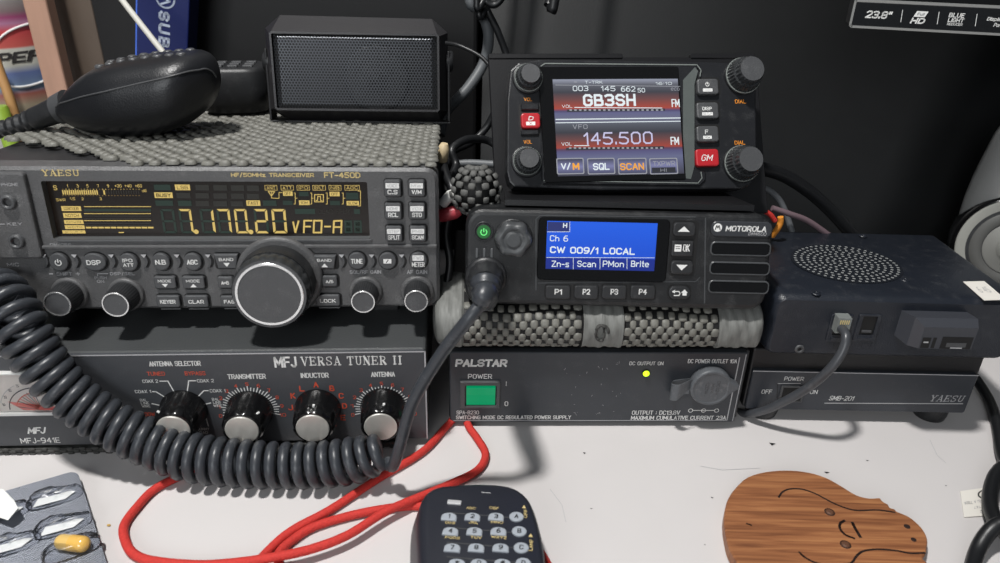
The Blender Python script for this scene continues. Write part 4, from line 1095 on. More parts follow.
    # knobs
    def kn(px, py, bx_, by_, r, d_, rb):
        u, v = F.l(px, py, -d_); k = MB()
        k.lathe((u, 0, v), (0, -1, 0), [(rb, 0), (rb, .0012), (rb * .96, .0018), (rb * .9, .0018)], M['ftm'], n=40)
        k.lathe((u, -.0008, v), (0, -1, 0), [(r * 1.42, 0), (r * 1.42, .0015), (r * 1.24, d_ * .55)], M['knurl'], n=160, rf=lambda an, i_: 1 + .03 * math.cos(an * 32))
        k.lathe((u, -d_ * .55, v), (0, -1, 0), [(r * 1.08, 0), (r * 1.08, .001), (r * 1.06, d_ * .45 - .001), (r * .98, d_ * .45)], M['knurl'], n=96, rf=lambda an, i_: 1 + (.045 * math.cos(an * 20) if i_ < 3 else 0), mcap=M['ftcap'])
        o = k.build('dial_knob' if r > .005 else 'volume_knob', root)
        k = MB(); k.ring(circle(u, v, r * 1.50, 40), circle(u, v, r * 1.42, 40), -.0024, -.0010, M['bezel'], bev=.0002); k.build('ring', o)
        return o
    kn(752.6, 68.4, 0, 0, .0067, .0125, .0103); kn(751.4, 158.8, 0, 0, .0067, .0125, .0103); kn(530.8, 73, 0, 0, .0050, .0085, .0084); kn(529.4, 158, 0, 0, .0050, .0085, .0084)
    # bracket: upright plate behind the head and shelf below it
    b = MB(); xa = F.l(492, 130, .0215)[0]; xb = F.l(757, 70, .0215)[0]; zt_ = F.l(500, 54, .0215)[1]
    bz = -.012
    brm = mat('bracket_black', (24, 24, 26), rough=.35, bump=.1)
    b.prism(rrect(xa, xb, bz, zt_ - .002, .001), .0212, .0235, brm, bev=.0004)
    b.prism(rrect(xa, F.l(622, 54, .0215)[0], zt_ - .003, zt_, .0008), .0205, .0235, brm, bev=.0004)
    b.prism(rrect(F.l(690, 56, .0215)[0], xb - .001, zt_ - .003, zt_, .0008), .0205, .0235, brm, bev=.0004)
    b.build('bracket', root)
    # shelf lies flat along the lid of the radio below
    G = FMO; b = MB()
    ps = []
    xl = G.l(505, 205, .004)[0]; xr = G.l(756, 205, .004)[0]
    yf, ybk = .006, .085
    zl = G.H + .0012
    c = [(xl, yf, zl), (xr, yf, zl), (xr, ybk, zl), (xl, ybk, zl)]
    lo_ = [F.inv(G.w(*p)) for p in c]; hi_ = [F.inv(G.w(p[0], p[1], p[2] + .0028)) for p in c]
    b.add(lo_ + hi_, [(0, 1, 2, 3), (4, 5, 6, 7), (0, 1, 5, 4), (1, 2, 6, 5), (2, 3, 7, 6), (3, 0, 4, 7)], brm)
    # two side cheeks joining shelf and plate
    for x in (xl + .004, xr - .004):
        pr = [G.w(x, .012, zl + .002), G.w(x, .075, zl + .002)]
        a1, a2 = F.inv(pr[0]), F.inv(pr[1])
        top = Vector((a1.x, .022, .030)); bt = Vector((a1.x, .022, bz))
        w_ = Vector((.0012, 0, 0)); pts = [a1, a2, top, bt]
        b.add([p - w_ for p in pts] + [p + w_ for p in pts], [(0, 1, 2, 3), (4, 5, 6, 7), (0, 1, 5, 4), (1, 2, 6, 5), (2, 3, 7, 6), (3, 0, 4, 7)], brm)
    b.build('bracket_shelf', root)
    return root
build_head()
print('FC', FC.o, yw, tl, FC.X0, FC.X1, FC.H)

# ================================================================== speaker cradle and the navy speaker on it
FS = Frame(on_z(745, 409, 0.0085), yaw=0.6)
def build_cradle():
    F = FS; X1 = F.l(966, 409)[0]; H = F.l(860, 372.5)[1]; H2 = F.l(860, 353)[1]; F.X1 = X1; F.H2 = H2
    root = thing('fan_cradle', F, 'low black radio cradle with printed front and power switch, under the navy speaker', 'radio cradle')
    b = MB(); b.box(-.001, X1 + .0015, .0025, .15, 0, H2, M['case'], r=.001); b.build('case', root)
    b = MB(); b.prism(rrect(0, X1, 0, H, .0015), 0, .003, M['smbp'], bev=.0005)
    y = -INK; T = TX(b, F, y); L = LN(b, F, y, M['grey'], .0004)
    T('POWER', 784.4, 376.8, 804, 380.8); T('OFF', 761.6, 389.6, 772, 393.8); T('ON', 810, 389.8, 817.6, 394); T('SMB-201', 829.4, 396, 854, 400.6, shear=.2)
    b.serif('YAESU', F.rect(929.6, 395.4, 963.6, 401.4), y, M['grey'], gap=.12, shear=.2)
    b.line([F.l(824.6, 403), F.l(962.6, 403.6)], .0006, y, M['grey']); b.line([F.l(777.6, 383.4), F.l(800.4, 383.2)], .0005, y, M['grey']); b.line([F.l(777.6, 383.4), F.l(777, 398)], .0004, y, M['ink'])
    b.line([(0, H - .0004), (X1, H - .0004)], .0005, y, M['grey']); b.build('front_panel', root)
    X = F.rect(779.4, 385, 803.4, 401.6); k = MB(); o = rrect(*X, .0006)
    k.ring(o, inset(o, .0012), -.001, 0, M['key'], bev=.0003); w = k.build('switch', root)
    k = MB(); k.loft([[(x, -.0005, X[3] - .0014), (x, -.0014, X[2] + .0014), (x, .001, X[2] + .0014), (x, .001, X[3] - .0014)] for x in (X[0] + .0014, X[1] - .0014)], M['blk'], smooth=False)
    u, v = F.l(796, 392, -.0013); k.line([(u, v - .001), (u, v + .001)], .0003, -.0016, M['white']); k.build('rocker', w)
    for sx in (.0135, X1 - .013):
        for sy in (.010, .135):
            k = MB(); k.lathe((sx, sy, .001), (0, 0, -1), [(.0095, 0), (.0092, .006), (.0085, .0092), (.0080, .0094)], M['rub'], n=32); k.build('foot', root)
build_cradle()
print('SMB', FS.o, FS.X1, FS.H2)

ptop = FS.w(0, .0, FS.H2).z
FN = Frame(on_z(790, 356.5, ptop + .0008), yaw=0.2)
def build_navy():
    F = FN; x0 = F.l(768.5, 330)[0]; x1 = F.l(1019, 330)[0]; H = F.l(880, 297.5)[1]; D = .085; F.H = H; F.x0 = x0; F.x1 = x1
    root = thing('extension_speaker', F, 'navy flat speaker box with round perforated lid patch, lying on the low cradle', 'speaker')
    b = MB()
    out = rrect(x0, x1, 0, H, .006, seg=5)
    # lid is rounded over towards the front and tapers slightly to the back
    layers = []
    yb = F.lz(880, 232, H * .98)[1]; F.D = yb
    for y_, e, dz in ((yb, .003, 0), (yb - .003, 0.001, 0), (.010, 0, 0), (.004, .0004, 0), (.0015, .0012, 0), (0, .0028, 0)):
        layers.append([(p[0], y_, p[1]) for p in inset(out, e)] if e else [(p[0], y_, p[1]) for p in out])
    b.loft(layers, M['smb'], smooth=False)
    o = b.build('housing', root); smoothed(o, 40)
    def top(px, py, dz=.0001): x, y_ = F.lz(px, py, H + dz); return x, y_
    # perforated disc: holes in the lid
    k = MB(); hole = mat('grille_hole', (132, 134, 134), rough=.6); lid = mat('grille_lid', (26, 29, 35), rough=.4)
    cx, cy = top(846, 263); rx = (top(895, 263)[0] - top(796, 263)[0]) / 2; ry = (top(846, 245)[1] - top(846, 281)[1]) / 2
    k.add([(cx + rx * 1.05 * math.cos(2 * PI * t / 48), cy + ry * 1.05 * math.sin(2 * PI * t / 48), H + .00015) for t in range(48)], [tuple(range(48))], lid)
    nrow = 13
    pts_ = []
    for R_ in range(0, 9):
        n_ = max(1, R_ * 6)
        for q in range(n_):
            a = 2 * PI * q / n_ + .35 * R_; pts_.append((R_ / 8.3 * math.cos(a), R_ / 8.3 * math.sin(a)))
    for u, v in pts_:
        if True:
            hx, hy = cx + u * rx, cy + v * ry
            vs = [(hx + .00085 * math.cos(2 * PI * t / 8), hy + .00085 * math.sin(2 * PI * t / 8), H + .0003) for t in range(8)]
            k.add(vs, [tuple(range(8))], hole)
    k.build('grille', root)
    for px, py in ((863, 234.5), (816, 301 - 2), (905, 279), (978, 301 - 1)):
        pass
    for px, py in ((863, 235.5), (905, 279.5), (816, 293)):
        x, y_ = top(px, py); s = MB(); s.lathe((x, y_, H - .0002), (0, 0, 1), [(.0024, 0), (.0022, .0005), (.001, .0006), (.0008, .0002)], M['smb'], n=16); s.build('screw', root)
    u, v = F.l(799.5, 349); s = MB(); s.lathe((u, 0, v), (0, -1, 0), [(.0026, 0), (.0024, .0006), (.0013, .0007), (.001, .0001)], M['key'], n=20, mcap=M['blk']); s.build('screw', root)
    # the two modular sockets
    for n_, (a_, c_) in enumerate(((828.5, 850), (855.5, 878.5))):
        X = F.rect(a_, 314, c_, 341); k = MB(); o = rrect(*X, .0008); inn = rrect(X[0] + .0022, X[1] - .0022, X[2] + .004, X[3] - .001, .0003)
        k.ring(o, inn, -.0008, 0, M['smb'], bev=.0003, ybi=.0008); k.poly(inn, -.0001, M['blk'])
        k.box(X[0] + .002, X[1] - .002, -.0012, 0, X[2] + .001, X[2] + .003, M['smb'], r=.0003)
        if n_: k.box(X[0] + .0035, X[1] - .0035, -.0008, 0, X[2] + .0055, X[2] + .0068, M['key'], r=.0002)
        T = TX(k, F, -INK, M['smbp']); T('SPEAKER' if not n_ else 'LINE', a_ + 1, 343.5, c_ - 3, 348); k.build('socket', root)
    # protruding terminal hood
    X = F.rect(903, 321, 978, 350, -.012); k = MB(); hz0, hz1 = X[2], X[3]
    xm = X[0] + .010
    k.loft([[(X[0] + .003, 0, hz0 + .001), (X[0] + .003, 0, hz1 - .001), (X[1] - .001, 0, hz1 - .001), (X[1] - .001, 0, hz0 + .001)],
            [(X[0] + .006, -.008, hz0), (X[0] + .006, -.008, hz1 - .0005), (X[1], -.008, hz1 - .0005), (X[1], -.008, hz0)],
            [(xm, -.0115, hz0 + .0004), (xm, -.0115, hz1 - .004), (X[1] - .0005, -.0115, hz1 - .004), (X[1] - .0005, -.0115, hz0 + .0004)]], mat('hood_plastic', (58, 60, 66), rough=.4, bump=.2), smooth=False)
    o = k.build('terminal_hood', root)
    k = MB(); B = BX(k, F, -.0116); B((921.5, 337.5, 930, 348), M['blk']); B((941, 337, 972, 349), M['blk']); B((932, 337.6, 935.5, 348), M['blk']); B((946, 343, 966, 347.4), M['key'], y=-.0117); B((923.5, 341.6, 928.5, 343), M['grey'], y=-.0117); B((950, 347.6, 962, 348.6), M['grey'], y=-.0117); k.build('terminal_opening', o)
    return root
build_navy()
# ================================================================== grip mat on the left transceiver
def top_ft(px, py, dz=0.0):
    x, y = FT.lz(px, py, FT.H + dz); return FT.w(x, y, FT.H + dz)
def build_topmat():
    F = FT; b = MB(); H = F.H
    edge = [(-30, 140), (20, 143), (60, 147), (100, 157), (150, 164.5), (240, 167.2), (330, 169.6), (439, 172.4)]
    E = [F.lz(px, py, H + .001) for px, py in edge]
    def fy(x):
        for (a, ya), (c, yc) in zip(E[:-1], E[1:]):
            if x <= c: t = (x - a) / (c - a); return ya + (yc - ya) * max(0, t)
        return E[-1][1]
    pu, pv = .0041, .0047
    x1 = F.x1 - .0015; nu = int((x1 - F.x0) / pu); nv = int(.188 / pv)
    hm = lambda x, y: .0005 + .0014 * max(0, 1 - (y - fy(x)) / .02) * max(0, min(1, (-.16 - x) / .05))
    def fn(i, j):
        x = x1 - i * pu - .002; y = .0045 + j * pv + .0005 * math.sin(i * .5)
        z = H + hm(x, y) + .0002 * math.sin(i * .7 + j)
        return Vector((x, y, z)), Vector((1, 0, 0)), Vector((0, 1, 0)), Vector((0, 0, 1))
    def skip(i, j):
        x = x1 - i * pu - .002; y = .0045 + j * pv
        return y < fy(x) - .001
    nubs(b, None, nu, nv, fn, M['matn'], .0032, .0024, .0022, skip=skip, jitter=.2)
    for j in range(nv):          # cross threads
        y = .0045 + j * pv + pv / 2
        pts = [Vector((x1 - k * .012, y + .0003 * math.sin(k), H + .0006)) for k in range(19) if y > fy(x1 - k * .012)]
        if len(pts) > 1: b.tube(pts, .0006, M['matd'], n=4, raw=True, caps=False)
    o = b.build('grip_mat', recalc=False); o.location = F.o; o.rotation_euler = F.eul
    tag(o, 'grey open-mesh grip mat spread over the top of the left radio transceiver', 'grip mat')
build_topmat()
MT = .0026   # thickness of that mat

# ================================================================== wide mesh-fronted speaker
def build_wide():
    p = FT.lz(300, 124, FT.H + MT); F = Frame(FT.w(p[0], p[1], FT.H + MT + .0003), yaw=3.5, tilt=8)
    ox = F.l(292, 124)[0]
    root = thing('desktop_speaker', F, 'wide black speaker with perforated metal front, standing on the grip mat', 'speaker')
    X0, X1, Z0, Z1 = F.l(272, 72)[0], F.l(439.4, 72)[0], F.l(355, 111)[1], F.l(355, 32.6)[1]
    b = MB(); e = .0042; fm0 = None; fm = mat('speaker_frame_black', (44, 43, 45), rough=.35, bump=.2, bscale=1200)
    ch = lambda x0_, x1_, z0_, z1_, c_: [(x0_ + c_, z0_), (x1_ - c_, z0_), (x1_, z0_ + c_), (x1_, z1_ - c_), (x1_ - c_, z1_), (x0_ + c_, z1_), (x0_, z1_ - c_), (x0_, z0_ + c_)]
    f = ch(X0, X1, Z0, Z1, .0012)
    md = [F.l(px, py, .013) for px, py in ((291, 122), (441, 122), (448.5, 111), (447.5, 33), (432, 19), (280, 15), (265, 28), (270, 109))]
    zmin = .0004; md = [(p_[0], max(zmin, p_[1])) for p_ in md]
    back = lambda d, y: [(p_[0], y, p_[1]) for p_ in inset(f, d)]
    inn = inset(f, .0012)
    bck = ch(X0 + .004, X1 - .004, .0006, max(p_[1] for p_ in md) - .003, .007)
    rings = [[(p_[0], .0035, p_[1]) for p_ in inn], [(p_[0], 0, p_[1]) for p_ in inn], [(p_[0], 0, p_[1]) for p_ in f], [(p_[0], .013, p_[1]) for p_ in md], [(p_[0], .020, p_[1]) for p_ in md], [(p_[0], .050, p_[1]) for p_ in bck]]
    b.loft(rings, fm, smooth=False, cap=False); b.add(rings[-1], [tuple(range(len(f)))], fm)
    b.build('housing', root)
    # cone and baffle behind the mesh
    b = MB(); b.poly([(p_[0], p_[1]) for p_ in inset(f, .0005)], .0034, M['blk'])
    cx, cz = X0 + (X1 - X0) * .62, Z0 + (Z1 - Z0) * .42
    b.lathe((cx, .0030, cz), (0, -1, 0), [(.0195, 0), (.0195, .0004), (.018, .0006), (.012, .0001), (.006, .0004), (.001, .0010)], M['rub'], n=40); b.build('baffle', root)
    # perforated sheet: real holes
    g = MB(); gm = mat('perforated_steel', (66, 68, 72), rough=.3, metal=.6)
    s_ = .00172 / 2 * 1.05; R = s_ * 2 / math.sqrt(3); dx = s_ * 2; dz = R * 1.5
    j = 0; z = Z0 + .001 + R
    cxm, czm = (X0 + X1) / 2, (Z0 + Z1) / 2
    def bulge(x, z_):
        u = (x - cxm) / ((X1 - X0) / 2); v = (z_ - czm) / ((Z1 - Z0) / 2)
        d = min(1, (1 - abs(u)) / .09, (1 - abs(v)) / .14); d = max(0, d)
        return .0026 - .0022 * d
    vs = []; fs = []
    while z < Z1 - .001 - R * .5:
        x = X0 + .001 + s_ * (1 + (j % 2))
        while x < X1 - .001 - s_ * .5:
            b0 = len(vs)
            for rr, rot in ((R, 0), (R * .66, 0)):
                for k in range(6):
                    a = math.radians(30 + 60 * k); xx, zz = x + rr * math.sin(a + PI / 6 * 1) , z + rr * math.cos(a + PI / 6)
                    vs.append((xx, bulge(xx, zz), zz))
            fs += [(b0 + k, b0 + (k + 1) % 6, b0 + 6 + (k + 1) % 6, b0 + 6 + k) for k in range(6)]
            x += dx
        z += dz; j += 1
    g.add(vs, fs, gm, False); g.build('grille', root, recalc=False)
    k = MB(); u, v = F.l(263, 62, .014); k.lathe((X0 - e - .0, .016, v), (-1, 0, 0), [(.0062, 0), (.0062, .003), (.005, .004)], M['rub'], n=28); k.build('side_knob', root)
    k = MB(); k.lathe((X1 + e, .016, v + .002), (1, 0, 0), [(.0062, 0), (.0062, .003), (.005, .004)], M['rub'], n=28); k.build('side_knob', root)
    k = MB(); k.box(X1 + e + .0005, X1 + e + .002, .010, .024, .0008, v + .008, M['case'], r=.0005); k.box(X0 - e - .002, X0 - e - .0005, .010, .024, .0008, v + .008, M['case'], r=.0005)
    k.box(X0 - e - .002, X1 + e + .002, .010, .024, -.0004, .0006, M['case'], r=.0002); k.build('bracket', root)
    # its thin lead
    k = MB(); k.tube([F.inv(on_y(px, py, y)) for px, py, y in ((446, 43, .125), (460, 46, .12), (480, 56, .115), (494, 70, .11), (520, 92, .10))], .0012, M['cable'], n=6); k.build('lead', root)
build_wide()

# ================================================================== hand microphones on the mat
def se_ring(c, ex, ez, rx, rz, n=2.5, N=28, flat=0):
    out = []
    for k in range(N):
        a = 2 * PI * k / N; cc, ss = math.cos(a), math.sin(a)
        q = (abs(cc) ** n + abs(ss) ** n) ** (1 / n)
        out.append(c + ex * (rx * cc / q) + ez * (rz * ss / q))
    return out
def interp(tab, x):
    for (a, ya), (c, yc) in zip(tab[:-1], tab[1:]):
        if x <= c: return ya + (yc - ya) * max(0, (x - a) / (c - a))
    return tab[-1][1]
def build_mic():
    p = top_ft(150, 132, MT); Y = p.y
    root = thing('hand_microphone', p, 'black hand microphone lying face up on the grip mat, ribbed cord boot pointing left', 'microphone')
    O = p
    top = [(64, 101), (72, 88), (80, 80), (92, 70), (105, 63), (130, 57), (160, 53), (190, 50.5), (205, 54), (213, 62), (219, 78)]
    bot = [(64, 113), (72, 119), (85, 124), (100, 129), (125, 132.5), (150, 133), (175, 129), (195, 120), (207, 110), (214, 100), (219, 86)]
    xs = [65, 67, 70, 75, 82, 90, 100, 112, 126, 140, 155, 170, 184, 194, 202, 208, 212, 215.5, 218]
    w = lambda x: .0265 * min(1, math.sqrt(max(.02, 1 - ((x - 155) / 95) ** 2)) + .05) * min(1, math.sqrt(max(.04, (219.5 - x) / 28)))
    rings = []; mids = []
    for x in xs:
        t = on_y(x, interp(top, x), Y); q = on_y(x, interp(bot, x), Y); c = (t + q) / 2; h = (t - q).length / 2
        ez = (t - q).normalized()
        rings.append([r - O for r in se_ring(c, Vector((0, 1, 0)), ez, w(x), h, 2.7)]); mids.append((c - O, w(x), h, ez))
    mm = mat('microphone_shell', (28, 29, 32), rough=.36, bump=.3, bscale=1300)
    b = MB(); b.loft(rings, mm); b.build('shell', root)
    # moulded seam running round the shell, a little above its middle
    k = MB(); rr = []
    for (c, ww, h, ez), x in zip(mids, xs):
        q = on_y(x, interp([(64, 104), (75, 97), (104, 87), (150, 76), (200, 65), (219, 66)], x), Y) - O
        kk = max(-.9, min(.9, (q - c).dot(ez) / h)); rr.append(c + Vector((0, -ww * (1 - abs(kk) ** 2.7) ** (1 / 2.7) * .99, 0)) + ez * h * kk)
    k.tube(rr, .0005, M['key'], n=6, sub=4); k.build('seam', root)
    for x in (106, 116, 127, 139, 151, 163, 175, 186):
        t = on_y(x, interp(top, x), Y) - O
        for dy in (-.007, .006):
            k = MB(); k.lathe(t + Vector((0, dy, -.0016)), (0, 0, 1), [(.0026, 0), (.0025, .0014), (.0018, .0019)], M['ftcap'], n=14); k.build('button', root)
    # clip wrapping the cord end, then the ribbed boot
    k = MB(); c, ww, h, ez = mids[1]
    e0 = on_y(70, 106, Y) - O; e1 = on_y(58, 110, Y) - O
    k.tube([e0, e1], lambda t: .0092 - .0012 * t, M['key'], n=18, sub=3); k.build('cord_collar', root)
    k = MB(); P = [on_y(x, y_, Y) - O for x, y_ in ((60, 109), (40, 117), (20, 124), (0, 130), (-20, 137))]
    path = catmull(P, 10); N = len(path)
    k.tube(path, lambda t: (.0072 - .0034 * t) * (1 - (.22 if (t > .34 and math.sin(t * 62) > .2) else 0)), M['rub'], n=14, raw=True); k.build('cord_boot', root)
    return O
MICP = build_mic()

def build_mic2():
    p = top_ft(236, 110, MT); F = Frame(FT.w(*FT.inv(p)), yaw=12, tilt=4)
    root = thing('hand_microphone', F, 'black keypad hand microphone lying between the wide speaker and the nearer microphone', 'microphone')
    X0 = F.l(198, 84, -.02)[0]; X1 = F.l(268, 84, -.02)[0]; H = F.l(235, 66, -.01)[1]; zb = .0004
    b = MB(); b.loft([[(p_[0], p_[1], z_) for p_ in rrect(X0 + e, X1 - e, -.024 + e, .024 - e, .012, seg=5)] for z_, e in ((zb, .004), (zb + .002, .001), (H * .5, 0), (H - .003, .001), (H - .0008, .002), (H, .004))], M['rub'])
    b.build('shell', root)
    for i in range(3):
        for j in range(3):
            x = X0 + (X1 - X0) * (.28 + .22 * i); y = -.014 + .011 * j; k = MB()
            k.box(x - .0032, x + .0032, y - .0026, y + .0026, H - .0005, H + .0012, M['ftcap'], r=.0006); k.build('button', root)
build_mic2()

# ================================================================== curly cord from the microphone to the middle radio
def build_coil():
    O = on_z(200, 470, 0)
    root = thing('coiled_microphone_cord', O, 'long dark grey curly cord drooping across the antenna tuner and plugged into the middle radio', 'cord')
    P3 = lambda px, py, y: on_y(px, py, y) - O
    C = [P3(-6, 288, -.004), P3(8, 302, -.014), P3(20, 326, -.022), P3(35, 353, -.026), P3(58, 383, -.029), P3(88, 409, -.031), P3(122, 430, -.033), P3(158, 446, -.0345), P3(195, 458, -.037), P3(250, 466, -.0385), P3(305, 466, -.0385), P3(350, 461, -.038), P3(382, 453, -.037)]
    for p in C:
        z = p.z + O.z
        if z < .0123: p.z = .0123 - O.z
    path = catmull(C, 30)
    L = [0]
    for a, c in zip(path[:-1], path[1:]): L.append(L[-1] + (c - a).length)
    tot = L[-1]; turns = 35; R = .0094; r = .0027
    N = turns * 18; pts = []; idx = 0
    up = Vector((0, 0, 1)); prev = None
    for i in range(N + 1):
        s_ = tot * i / N
        while idx < len(L) - 2 and L[idx + 1] < s_: idx += 1
        t = (s_ - L[idx]) / (L[idx + 1] - L[idx]); p = path[idx].lerp(path[idx + 1], t)
        d = (path[min(idx + 2, len(path) - 1)] - path[max(idx - 1, 0)]).normalized()
        e1 = Vector((0, -1, 0)) if prev is None else prev
        e1 = (e1 - d * e1.dot(d)).normalized(); prev = e1; e2 = d.cross(e1)
        a = 2 * PI * turns * i / N
        rr = R * (1 + .035 * math.sin(i * .021)) * min(1, .75 + .25 * (N - i) / 40)
        pts.append(p + e1 * rr * math.cos(a) + e2 * rr * math.sin(a))
    tail = catmull([pts[-1], P3(389, 462, -.042), P3(393, 466, -.046), P3(400, 446, -.048), P3(413, 402, -.046), P3(440, 356, -.045), P3(466, 322, -.047), P3(480, 305, -.044)], 8)
    lead = catmull([MICP + (on_y(-16, 136, MICP.y) - MICP) - O, on_y(-45, 170, .0) - O, on_y(-54, 240, -.02) - O, on_y(-46, 285, -.02) - O, on_y(-24, 300, -.016) - O, pts[2]], 8)
    b = MB(); b.tube(pts, r, M['coil'], n=10, raw=True); b.build('coil', root, recalc=False)
    b = MB(); b.tube(tail, .0029, M['coil'], n=10, raw=True); b.build('straight_lead', root, recalc=False)
    b = MB(); b.tube(lead, .0030, M['coil'], n=10, raw=True); b.build('straight_lead', root, recalc=False)
    # moulded plug
    u, v = FMO.plug; a0 = FMO.w(u, -.001, v) - O; a1 = FMO.w(u, -.011, v - .0005) - O; e = P3(480, 305, -.044)
    b = MB(); ax = (a1 - a0).normalized()
    b.lathe(a0, ax, [(.0086, 0), (.0090, .0015), (.0088, .007), (.0074, .0095), (.0066, .0115)], M['motok'], n=60, rf=lambda an, i: 1 + (.03 * math.cos(an * 12) if 0 < i < 3 else 0)); pl = b.build('plug', root)
    b = MB(); bp = catmull([a1, a1 + Vector((0, -.010, -.003)), e + Vector((.002, .004, .004)), e], 12)
    b.tube(bp, lambda t: (.0078 - .0040 * t) * (1 - (.1 if math.sin(t * 60) > .3 else 0)), M['coil'], n=14, raw=True); b.build('plug_boot', root)
build_coil()

# ================================================================== red braided cords
def red_cord(L, label, z=.0022):
    pts = []
    for q in L:
        zz = q[2] if len(q) > 2 else z
        pts.append(on_z(q[0], q[1], zz))
    b = MB(); b.tube(pts, .0021, M['red'], n=10, sub=8); o = b.build('braided_cord', recalc=False)
    tag(o, label, 'cord', 'red braided cords')
red_cord([(462, 408, .004), (455, 417, .0035), (445, 428), (422, 452), (376, 480), (330, 510), (293, 530), (270, 549), (258, 566), (262, 590), (285, 592), (279, 565), (279, 553), (293, 539.6), (316, 526), (357.6, 514), (399, 507), (426.6, 506.5), (470, 512), (520, 535), (543, 557), (552, 585), (545, 612), (510, 612), (480, 600)],
         'thin red braided cord from under the tuner, looping back and passing beneath the keypad microphone')
red_cord([(463, 405, .0035), (468, 424.6), (477, 438), (485.5, 454.5), (477, 470.6), (449.6, 484.4, .003), (422, 496, .005), (385, 512, .0068), (348, 535, .0068), (311.6, 549, .0068), (275, 557, .0066), (238, 562.5, .004), (200, 565), (160, 562), (137, 556), (126.5, 544), (124, 526), (137, 507), (155, 489), (183, 475), (215, 462), (245, 452)],
         'thick red braided cord from under the power supply, sweeping left in a wide loop')

# ================================================================== keypad microphone in the foreground
def build_keymic():
    zt = .027
    F = Frame(on_z(480, 560, 0), yaw=-4, tilt=0)
    root = thing('keypad_microphone', F, 'black keypad microphone with pale grey number keys, lying in front on the white desk', 'microphone')
    def lz(px, py, z=zt): return F.lz(px, py, z)
    left = [(452, 486.6), (440, 488), (431, 493.5), (427, 503), (425, 520), (425.5, 545), (427, 575), (430, 600), (436, 618)]
    right = [(500, 486), (514, 489.5), (524, 497), (530, 508), (535, 524), (539.7, 546), (542, 575), (540, 600), (534, 618)]
    bottom = [(520, 628), (480, 631), (450, 628)]
    P = [lz(*p) for p in ([(476, 485)] + right + bottom + left[::-1])]
    P2 = [Vector((p[0], p[1])) for p in P]
    sm = catmull([(p.x, p.y, 0) for p in P2], 4, closed=True); out = [(p.x, p.y) for p in sm]
    b = MB(); shell = mat('keypad_microphone_shell', (36, 38, 46), rough=.4, bump=.12, bscale=1200)
    lay = [(zt, .0035), (zt - .0006, .0018), (zt - .002, .0005), (zt - .005, 0), (.012, -.0005), (.010, 0.0015), (.004, .002), (.0006, .006)]
    def off(d): return inset(out, d - .0026)
    shift = lambda z_: (-.0065 * max(0, (zt - z_) / zt))
    b.loft([[(p[0] + shift(z_), p[1], z_) for p in off(d)] for z_, d in reversed(lay)], shell, smooth=True)
    o = b.build('shell', root); smoothed(o, 50)
    y0 = zt
    pale = mat('keypad_key_grey', (158, 164, 172), rough=.45)
    rows = [(516, (449.2, 472.6, 496.2, 516.6), '123A'), (530.6, (450.6, 474.6, 498.6, 519.4), '456B'), (547, (452.4, 476.4, 500.8, 521.4), '789C'), (562.6, (457, 479, 502.6, 523.4), '*0#D'), (580, (460, 482, 505, 526), 'MPVT')]
    def uv(px, py, z): return F.lz(px, py, z)
    def txt(mb, s, px, py, w, h, z, m, rot=0):
        u, v = uv(px, py, z)
        g, fs, asp = text_geo(s, .03, 0, 1.0, (h / w if rot else w / h) if len(s) > 1 else None)
        if len(s) == 1: w = min(w, h * asp)
        vs = []
        for a, c in g:
            if rot == 90: a, c = 1 - c, a
            vs.append((u - w / 2 + w * a, v - h / 2 + h * c, z))
        mb.add(vs, fs, m)
    for ri, (py, xs, ls) in enumerate(rows):
        for ci, (px, l) in enumerate(zip(xs, ls)):
            u, v = uv(px, py, zt + .0009); hw = .0033 if ci < 3 else .0031; hd = .0021 if ci < 3 else .0027
            k = MB()
            if ci < 3: sh = [(u + p[0], v + p[1]) for p in ([(-hw, -hd), (hw, -hd)] + [(hw * math.cos(a) , hd * (-.1 + 1.1 * math.sin(a) ** .8)) for a in [PI * t / 8 for t in range(0, 9)]])]
            else: sh = circle(u, v, hw, 20, hd)
            k.loft([[(p[0], p[1], zt - .001) for p in sh], [(p[0], p[1], zt + .0006) for p in sh], [(u + (p[0] - u) * .88, v + (p[1] - v) * .88, zt + .0009) for p in sh]], pale, smooth=False)
            txt(k, l, px, py, .0018, .0024, zt + .0010, M['ink']); k.build('button', root)
    k = MB()
    for s, px, py, w in (('ABC', 471, 508, .0040), ('DEF', 494, 508, .0040), ('GHI', 450, 522.6, .004), ('JKL', 473.6, 522.4, .004), ('MNO', 497, 522.2, .0052), ('PQRS', 452.6, 537.6, .0062), ('TUV', 476, 537.4, .0046), ('WXYZ', 499, 537.2, .0064)):
        txt(k, s, px, py, w, .0014, zt + .0001, M['gold'])
    txt(k, 'OFF', 525.6, 513.6, .0015, .0048, zt - .0002 + .0004, M['gold'], rot=90); txt(k, 'LAMP', 531, 545, .0016, .0060, zt + .0002, M['gold'], rot=90)
    for px, py in ((524, 506.8), (530.8, 535.4)):
        u, v = uv(px, py, zt + .0002); k.add([(u - .0009, v - .0008, zt + .0002), (u + .0009, v - .0008, zt + .0002), (u, v + .001, zt + .0002)], [(0, 1, 2)], M['gold'])
    txt(k, '...', 486, 492.6, .004, .0004, zt + .0001, M['grey']); k.build('key_legends', root)
    k = MB(); u, v = uv(454.4, 501.2, zt + .001); k.box(u - .0031, u + .0031, v - .0012, v + .0012, zt - .001, zt + .0008, mat('indicator_bar', (176, 176, 178), rough=.35), r=.0004); k.build('indicator_light', root)
    for py in (512.6, 527.4, 542.4, 557):
        a = uv(447, py, zt + .00008); c = uv(516, py - .4, zt + .00008); k = MB()
        k.box(a[0], c[0], a[1] - .0002, a[1] + .0002, zt - .0002, zt + .0002, M['key']); k.build('groove', root)
build_keymic()

